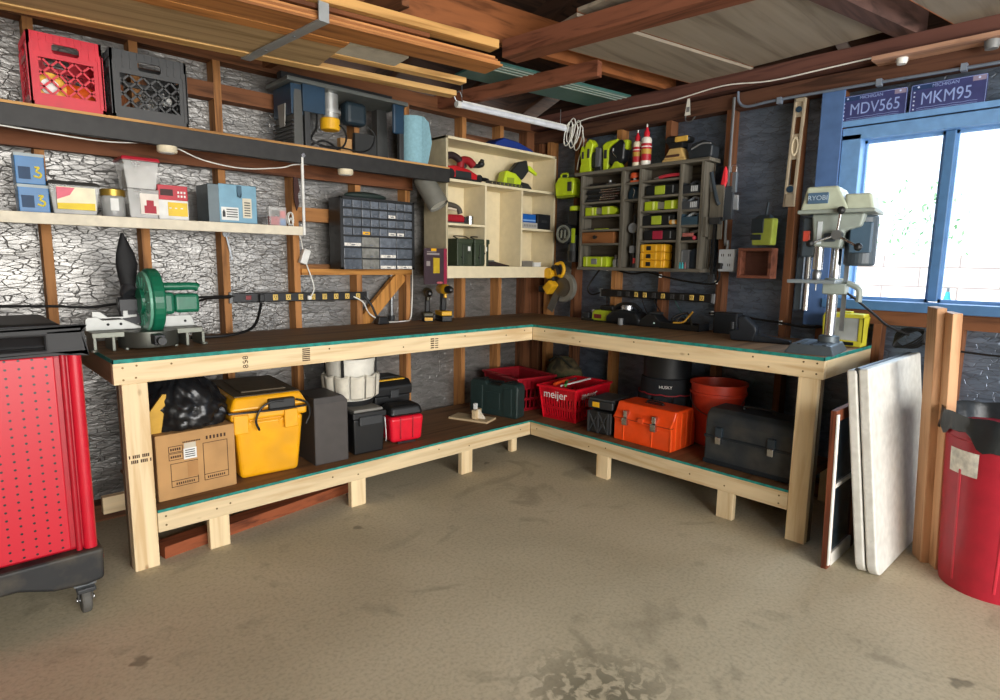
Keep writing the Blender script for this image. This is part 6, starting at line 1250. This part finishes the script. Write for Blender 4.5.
rboard('plywood_sheet', 'grey-brown plywood piece lying flat on the overhead bracket', 'plywood', -1.9, .30, .045, .36, Zr+.004, Zr+.022, wood('#b59a72', '#927852', 'x', 9, .75))
rboard('hardboard_offcut', 'white-faced panel offcut showing among the overhead lumber', 'panel', -.2, .62, .21, .36, Zr+.024, Zr+.036, mat('#cfcabb', .6))
rboard('lumber_board', 'orange-brown board beside the plywood on the overhead bracket', 'lumber', -1.9, .30, .365, .44, Zr+.0, Zr+.035, PLW['b'])
for i in range(4): rboard('panel_sheet', ('lowest thin brown panel of the overhead stack', 'second thin brown panel up in the overhead stack', 'third thin brown panel up in the overhead stack', 'top thin brown panel of the overhead stack')[i], 'panel', -1.9, .99-.012*i, .45-.0*i, .60-.004*i, Zr+.0+i*.0105, Zr+.0095+i*.0105, wood(('#ab7340', '#bb7f49', '#9a6236', '#c08650')[i], '#7c4e2a', 'x', 10, .65))
rboard('lumber_board', 'long two-by-four on top of the overhead lumber nearest the camera', 'lumber', -1.9, .95, .55, .625, Zr+.065, Zr+.103, wood('#cc9c5c', '#a1753e', 'x', 12, .65, .4))
rboard('lumber_board', 'dark board under the two-by-four in the overhead lumber', 'lumber', -1.9, .60, .40, .60, Zr+.045, Zr+.062, wood('#6a3d20', '#452510', 'x', 12, .7))
# teal metal panels lying on the joists
TG = mat('#5d8a82', .45, .1); TGD = mat('#426e68', .45, .1); WST = mat('#b9c9c2', .4, .1)
def panel(label, x0, x1, y0, y1, z, rz):
    t = thing('roofing_sheet', label, 'metal sheet', ((x0+x1)/2, (y0+y1)/2, z), rz); L = (x1-x0)/2; w = (y1-y0)/2
    bx(-L, L, -w, w, 0, .012).build('sheet', TGD, t); m = MB()
    for y in (-w+.02, -w+.06, -w+.10): m.box(-L, L, y, y+.012, -.006, 0)
    m.build('ribs', WST, t); bx(-L, L, -w, -w+.13, -.003, 0).build('edge_band', TG, t)
panel('teal ribbed metal panel resting on the joists above the tube light', -1.2, .0, -.86, -.50, 2.4665, -.13)
panel('teal metal panel on the joists by the right wall header', .1, .62, -1.42, -1.10, 2.4665, -.13)
# plywood decks on the joists
GP = wood('#94897a', '#7d7264', 'x', 8, .8); 
def sheet(label, pts, z, mt=GP):
    cx = sum(p[0] for p in pts)/len(pts); cy = sum(p[1] for p in pts)/len(pts)
    o = MB().prism([(x-cx, y-cy) for x, y in pts], 'z', 0, .016).build('plywood_sheet', mt, None); o.location = (cx, cy, z)
    tag(o, label, 'plywood')
    e = MB(); n = len(pts); ps = [(x-cx, y-cy) for x, y in pts]
    for i in range(1): e.bar((*ps[0], .008), (*ps[1], .008), .004, .017)
    e.build('raw_edge', wood('#a8623c', '#7c4426', 'x', 14, .7), o)
sheet('large grey plywood sheet on the ceiling joists right of the dark gap', [(-1.349, -1.54), (-.02, -1.78), (-.10, -2.50), (-1.20, -2.30), (-1.36, -2.1)], 2.4855)
sheet('lower grey plywood strip on the joists beside the strongback', [(-1.255, -1.184), (-.02, -1.39), (-.02, -1.78), (-1.349, -1.54)], 2.466)
sheet('grey plywood sheet on the joists at the upper right near the window wall', [(-.75, -2.62), (.0, -2.75), (.0, -3.6), (-.75, -3.5)], 2.466)
# tube light
tl = thing('tube_light', 'white LED tube light hanging under the joists above the cubby', 'tube light', (-.545, -.365, 2.33), -.045)
MB().cyl((-.52, 0, 0), (.50, 0, 0), .019, n=20).build('tube', mat('#d9dde6', .35), tl, smooth=True); m = MB(); m.cyl((-.545, 0, 0), (-.515, 0, 0), .022, n=20); m.cyl((.495, 0, 0), (.53, 0, 0), .022, n=20); m.build('end_cap', WHITE, tl); m = MB(); m.box(-.5, .49, -.012, .012, .014, .026); m.build('spine', WHITE, tl)
m = MB(); m.tube([(-.54, 0, .01), (-.56, 0, .05), (-.52, 0, .08), (-.5, 0, .05)], .004); m.cyl((-.5, 0, .02), (-.5, 0, .13), .002); m.build('hook_wire', STEEL, tl); m = MB(); m.cyl((.42, 0, .02), (.42, 0, .13), .002); m.build('hook_wire', STEEL, tl)
# wires along the header
HX = -.058
tag(MB().tube([(-.04, -.40, 2.33), (-.07, -.48, 2.35), (HX, -.6, 2.375), (HX, -.95, 2.38), (HX, -1.25, 2.375), (HX-.01, -1.62, 2.40), (HX, -1.9, 2.375), (HX, -2.2, 2.38), (HX, -2.5, 2.385), (HX, -3.2, 2.38), (HX, -4, 2.38)], .004).build('white_wire', WCORD), 'thin white wire running along the header above the right wall', 'wire')
cb_ = MB()
for i in range(5): cb_.tube([(-.05-.006*i, -.50+.02*i+.035*math.sin(a)-.02*(math.cos(a)), 2.25+.01*i+.085*math.cos(a)+.03*(i % 2)) for a in [k*2*PI/12 for k in range(13)]], .004)
cb_.tube([(-.055, -.54, 2.30), (-.06, -.56, 2.2), (-.06, -.52, 2.10), (-.055, -.50, 2.02)], .004); tag(cb_.build('cord_bundle', WCORD), 'white cord tied in a loose bundle hanging at the right end of the tube light', 'cord')
tg = thing('tag', 'white paper tag hanging from the wire on the header', 'tag', (HX-.012, -1.40, 2.365)); MB().prism([(-.008, 0), (.008, .0), (.022, -.10), (-.018, -.10)], 'x', -.001, .001).build('paper', mat('#d8d6cc', .7), tg); m = MB(); m.box(-.002, -.001, -.01, .012, -.08, -.05); m.build('print', GREY, tg)
wh = tag(MB().tube([(-.02, -1.36, 2.30), (-.025, -1.36, 2.25), (-.03, -1.40, 2.235), (-.03, -1.43, 2.26)], .004).build('wire_hook', STEEL), 'small bent wire hook under the header above the glue bottles', 'hook')
# conduit above window
cw2 = thing('conduit', 'grey conduit bending along the top of the right wall above the plates', 'conduit', (0, 0, 0))
place(cw2, (-.025, -1.70, 2.30))
m = MB(); m.tube([(0, .0, .06), (0, -.01, .0), (0, -.06, -.035), (0, -.2, -.03), (0, -.5, -.03), (0, -1.6, -.045), (0, -2.6, -.05)], .008); m.build('tube', mat('#7f8da0', .4, .5), cw2)
for y in (-.25, -.75, -1.1): bx(-.013, .02, y-.012, y+.012, -.052, -.018).build('clip', mat('#93a0b2', .4, .5), cw2)
pk_ = thing('socket_board', 'pale board with bulb socket nailed under the header near the window', 'board', (-.06, -2.65, 2.375))
bx(-.06, .06, -.35, .22, -.022, -.001).build('board', wood('#a9826b', '#82604c', 'y', 13, .65), pk_, bevel=.002); MB().lathe([(0, -.05), (.02, -.05), (.026, -.035), (.026, -.022)], c=(0, .1, 0), n=18).build('bulb_socket', WHITE, pk_, smooth=True); MB().lathe([(0, -.06), (.025, -.06), (.03, -.04), (.03, -.022)], c=(-.0, -.25, 0), n=18).build('bulb_socket', GREY, pk_, smooth=True)

# ================================================================ CAMERA
cam = bpy.data.cameras.new('camera'); co = bpy.data.objects.new('camera', cam); C.objects.link(co)
yaw, pitch, roll_, f_ = math.radians(46.425), math.radians(8.214), math.radians(-.838), 600.67
fw = Vector((math.cos(yaw)*math.cos(pitch), math.sin(yaw)*math.cos(pitch), -math.sin(pitch)))
r0_ = Vector((math.sin(yaw), -math.cos(yaw), 0)); d0_ = fw.cross(r0_)
r_ = r0_*math.cos(roll_)+d0_*math.sin(roll_); d_ = -r0_*math.sin(roll_)+d0_*math.cos(roll_)
M = Matrix((r_, -d_, -fw)).transposed().to_4x4(); M.translation = (-3.653, -3.475, 1.322)
co.matrix_world = M; cam.sensor_width = 36; cam.lens = f_/1000*36; cam.clip_start = .05
sc.camera = co

# ================================================================ LIGHT
w = bpy.data.worlds.new('sky'); sc.world = w; w.use_nodes = True; nt = w.node_tree
bgn = nt.nodes['Background']; gt = N(nt, 'ShaderNodeTexCoord'); sx = N(nt, 'ShaderNodeSeparateXYZ'); nt.links.new(gt.outputs['Generated'], sx.inputs[0])
nt.links.new(ramp(nt, sx.outputs['Z'], [(.0, (.92, .96, 1.0, 1)), (.5, (.55, .74, 1.0, 1))]), bgn.inputs[0]); bgn.inputs[1].default_value = 2.6
def area(name, loc, to, sx_, sy_, e, c):
    l = bpy.data.lights.new(name, 'AREA'); l.shape = 'RECTANGLE'; l.size = sx_; l.size_y = sy_; l.energy = e; l.color = c
    o = bpy.data.objects.new(name, l); C.objects.link(o); o.location = loc
    o.rotation_euler = (Vector(to)-Vector(loc)).to_track_quat('-Z', 'Y').to_euler(); return o
area('garage_door_daylight', (-3.2, -7.0, 1.5), (-2.4, 0, .9), 4.6, 2.2, 400, (1.0, .965, .91))
area('window_skylight', (1.3, -2.75, 2.9), (-1.4, -1.6, .9), 1.6, 1.0, 120, (.72, .86, 1.0))
s = bpy.data.lights.new('sun', 'SUN'); s.energy = 9; s.angle = .02; s.color = (1, .95, .88); so = bpy.data.objects.new('sun', s); C.objects.link(so)
so.rotation_euler = Vector((.8, -.25, -.8)).to_track_quat('-Z', 'Y').to_euler()
sc.view_settings.view_transform = 'Standard'; sc.view_settings.exposure = .0

# things made of a single piece need no separate part
for o in [o for o in C.objects if o.type == 'EMPTY' and not o.parent and len(o.children) == 1]:
    c = o.children[0]
    if c.children: continue
    nm = o.name; M = wm(o) @ Matrix.Diagonal((*o.scale, 1)); c.parent = None; c.matrix_world = M @ (Matrix.Translation(c.location) @ c.rotation_euler.to_matrix().to_4x4())
    for k in ('label', 'category', 'group'):
        if k in o: c[k] = o[k]
    bpy.data.objects.remove(o); c.name = nm

GROUPS = {'shopping_basket': 'red shopping baskets', 'bucket': 'buckets under the bench', 'tool_box': 'tool boxes under the bench', 'milk_crate': 'milk crates on the black shelf', 'wall_shelf': 'shelves on the left wall',
 'power_strip': 'black power strips', 'storage_bin': 'clear bins on the white shelf', 'battery_tool': 'lime long tools in the rack', 'bit_case': 'black bit cases in the rack', 'parts_bin': 'open bins in the rack', 'screwdriver_bit': 'bits standing in the rack',
 'glue_bottle': 'glue bottles on the rack', 'battery_charger': 'battery chargers', 'license_plate': 'license plates above the window', 'timber_post': 'bare timber posts by the table', 'lumber_strip': 'pine strips in the overhead rack', 'lumber_board': 'boards in the overhead rack',
 'panel_sheet': 'thin panels in the overhead rack', 'plywood_sheet': 'plywood sheets overhead', 'roofing_sheet': 'teal metal panels on the joists', 'lumber_bracket': 'steel brackets under the lumber', 'charger_cord': 'thin cords below the right power strip', 'power_cable': 'black power cables', 'small_box': 'small boxes in the cubby', 'cord_plug': 'plugs in outlets', 'conduit': 'grey conduits'}
for o in C.objects:
    if not o.parent and 'label' in o and 'group' not in o:
        g = GROUPS.get(o.name.split('.')[0])
        if g: o['group'] = g
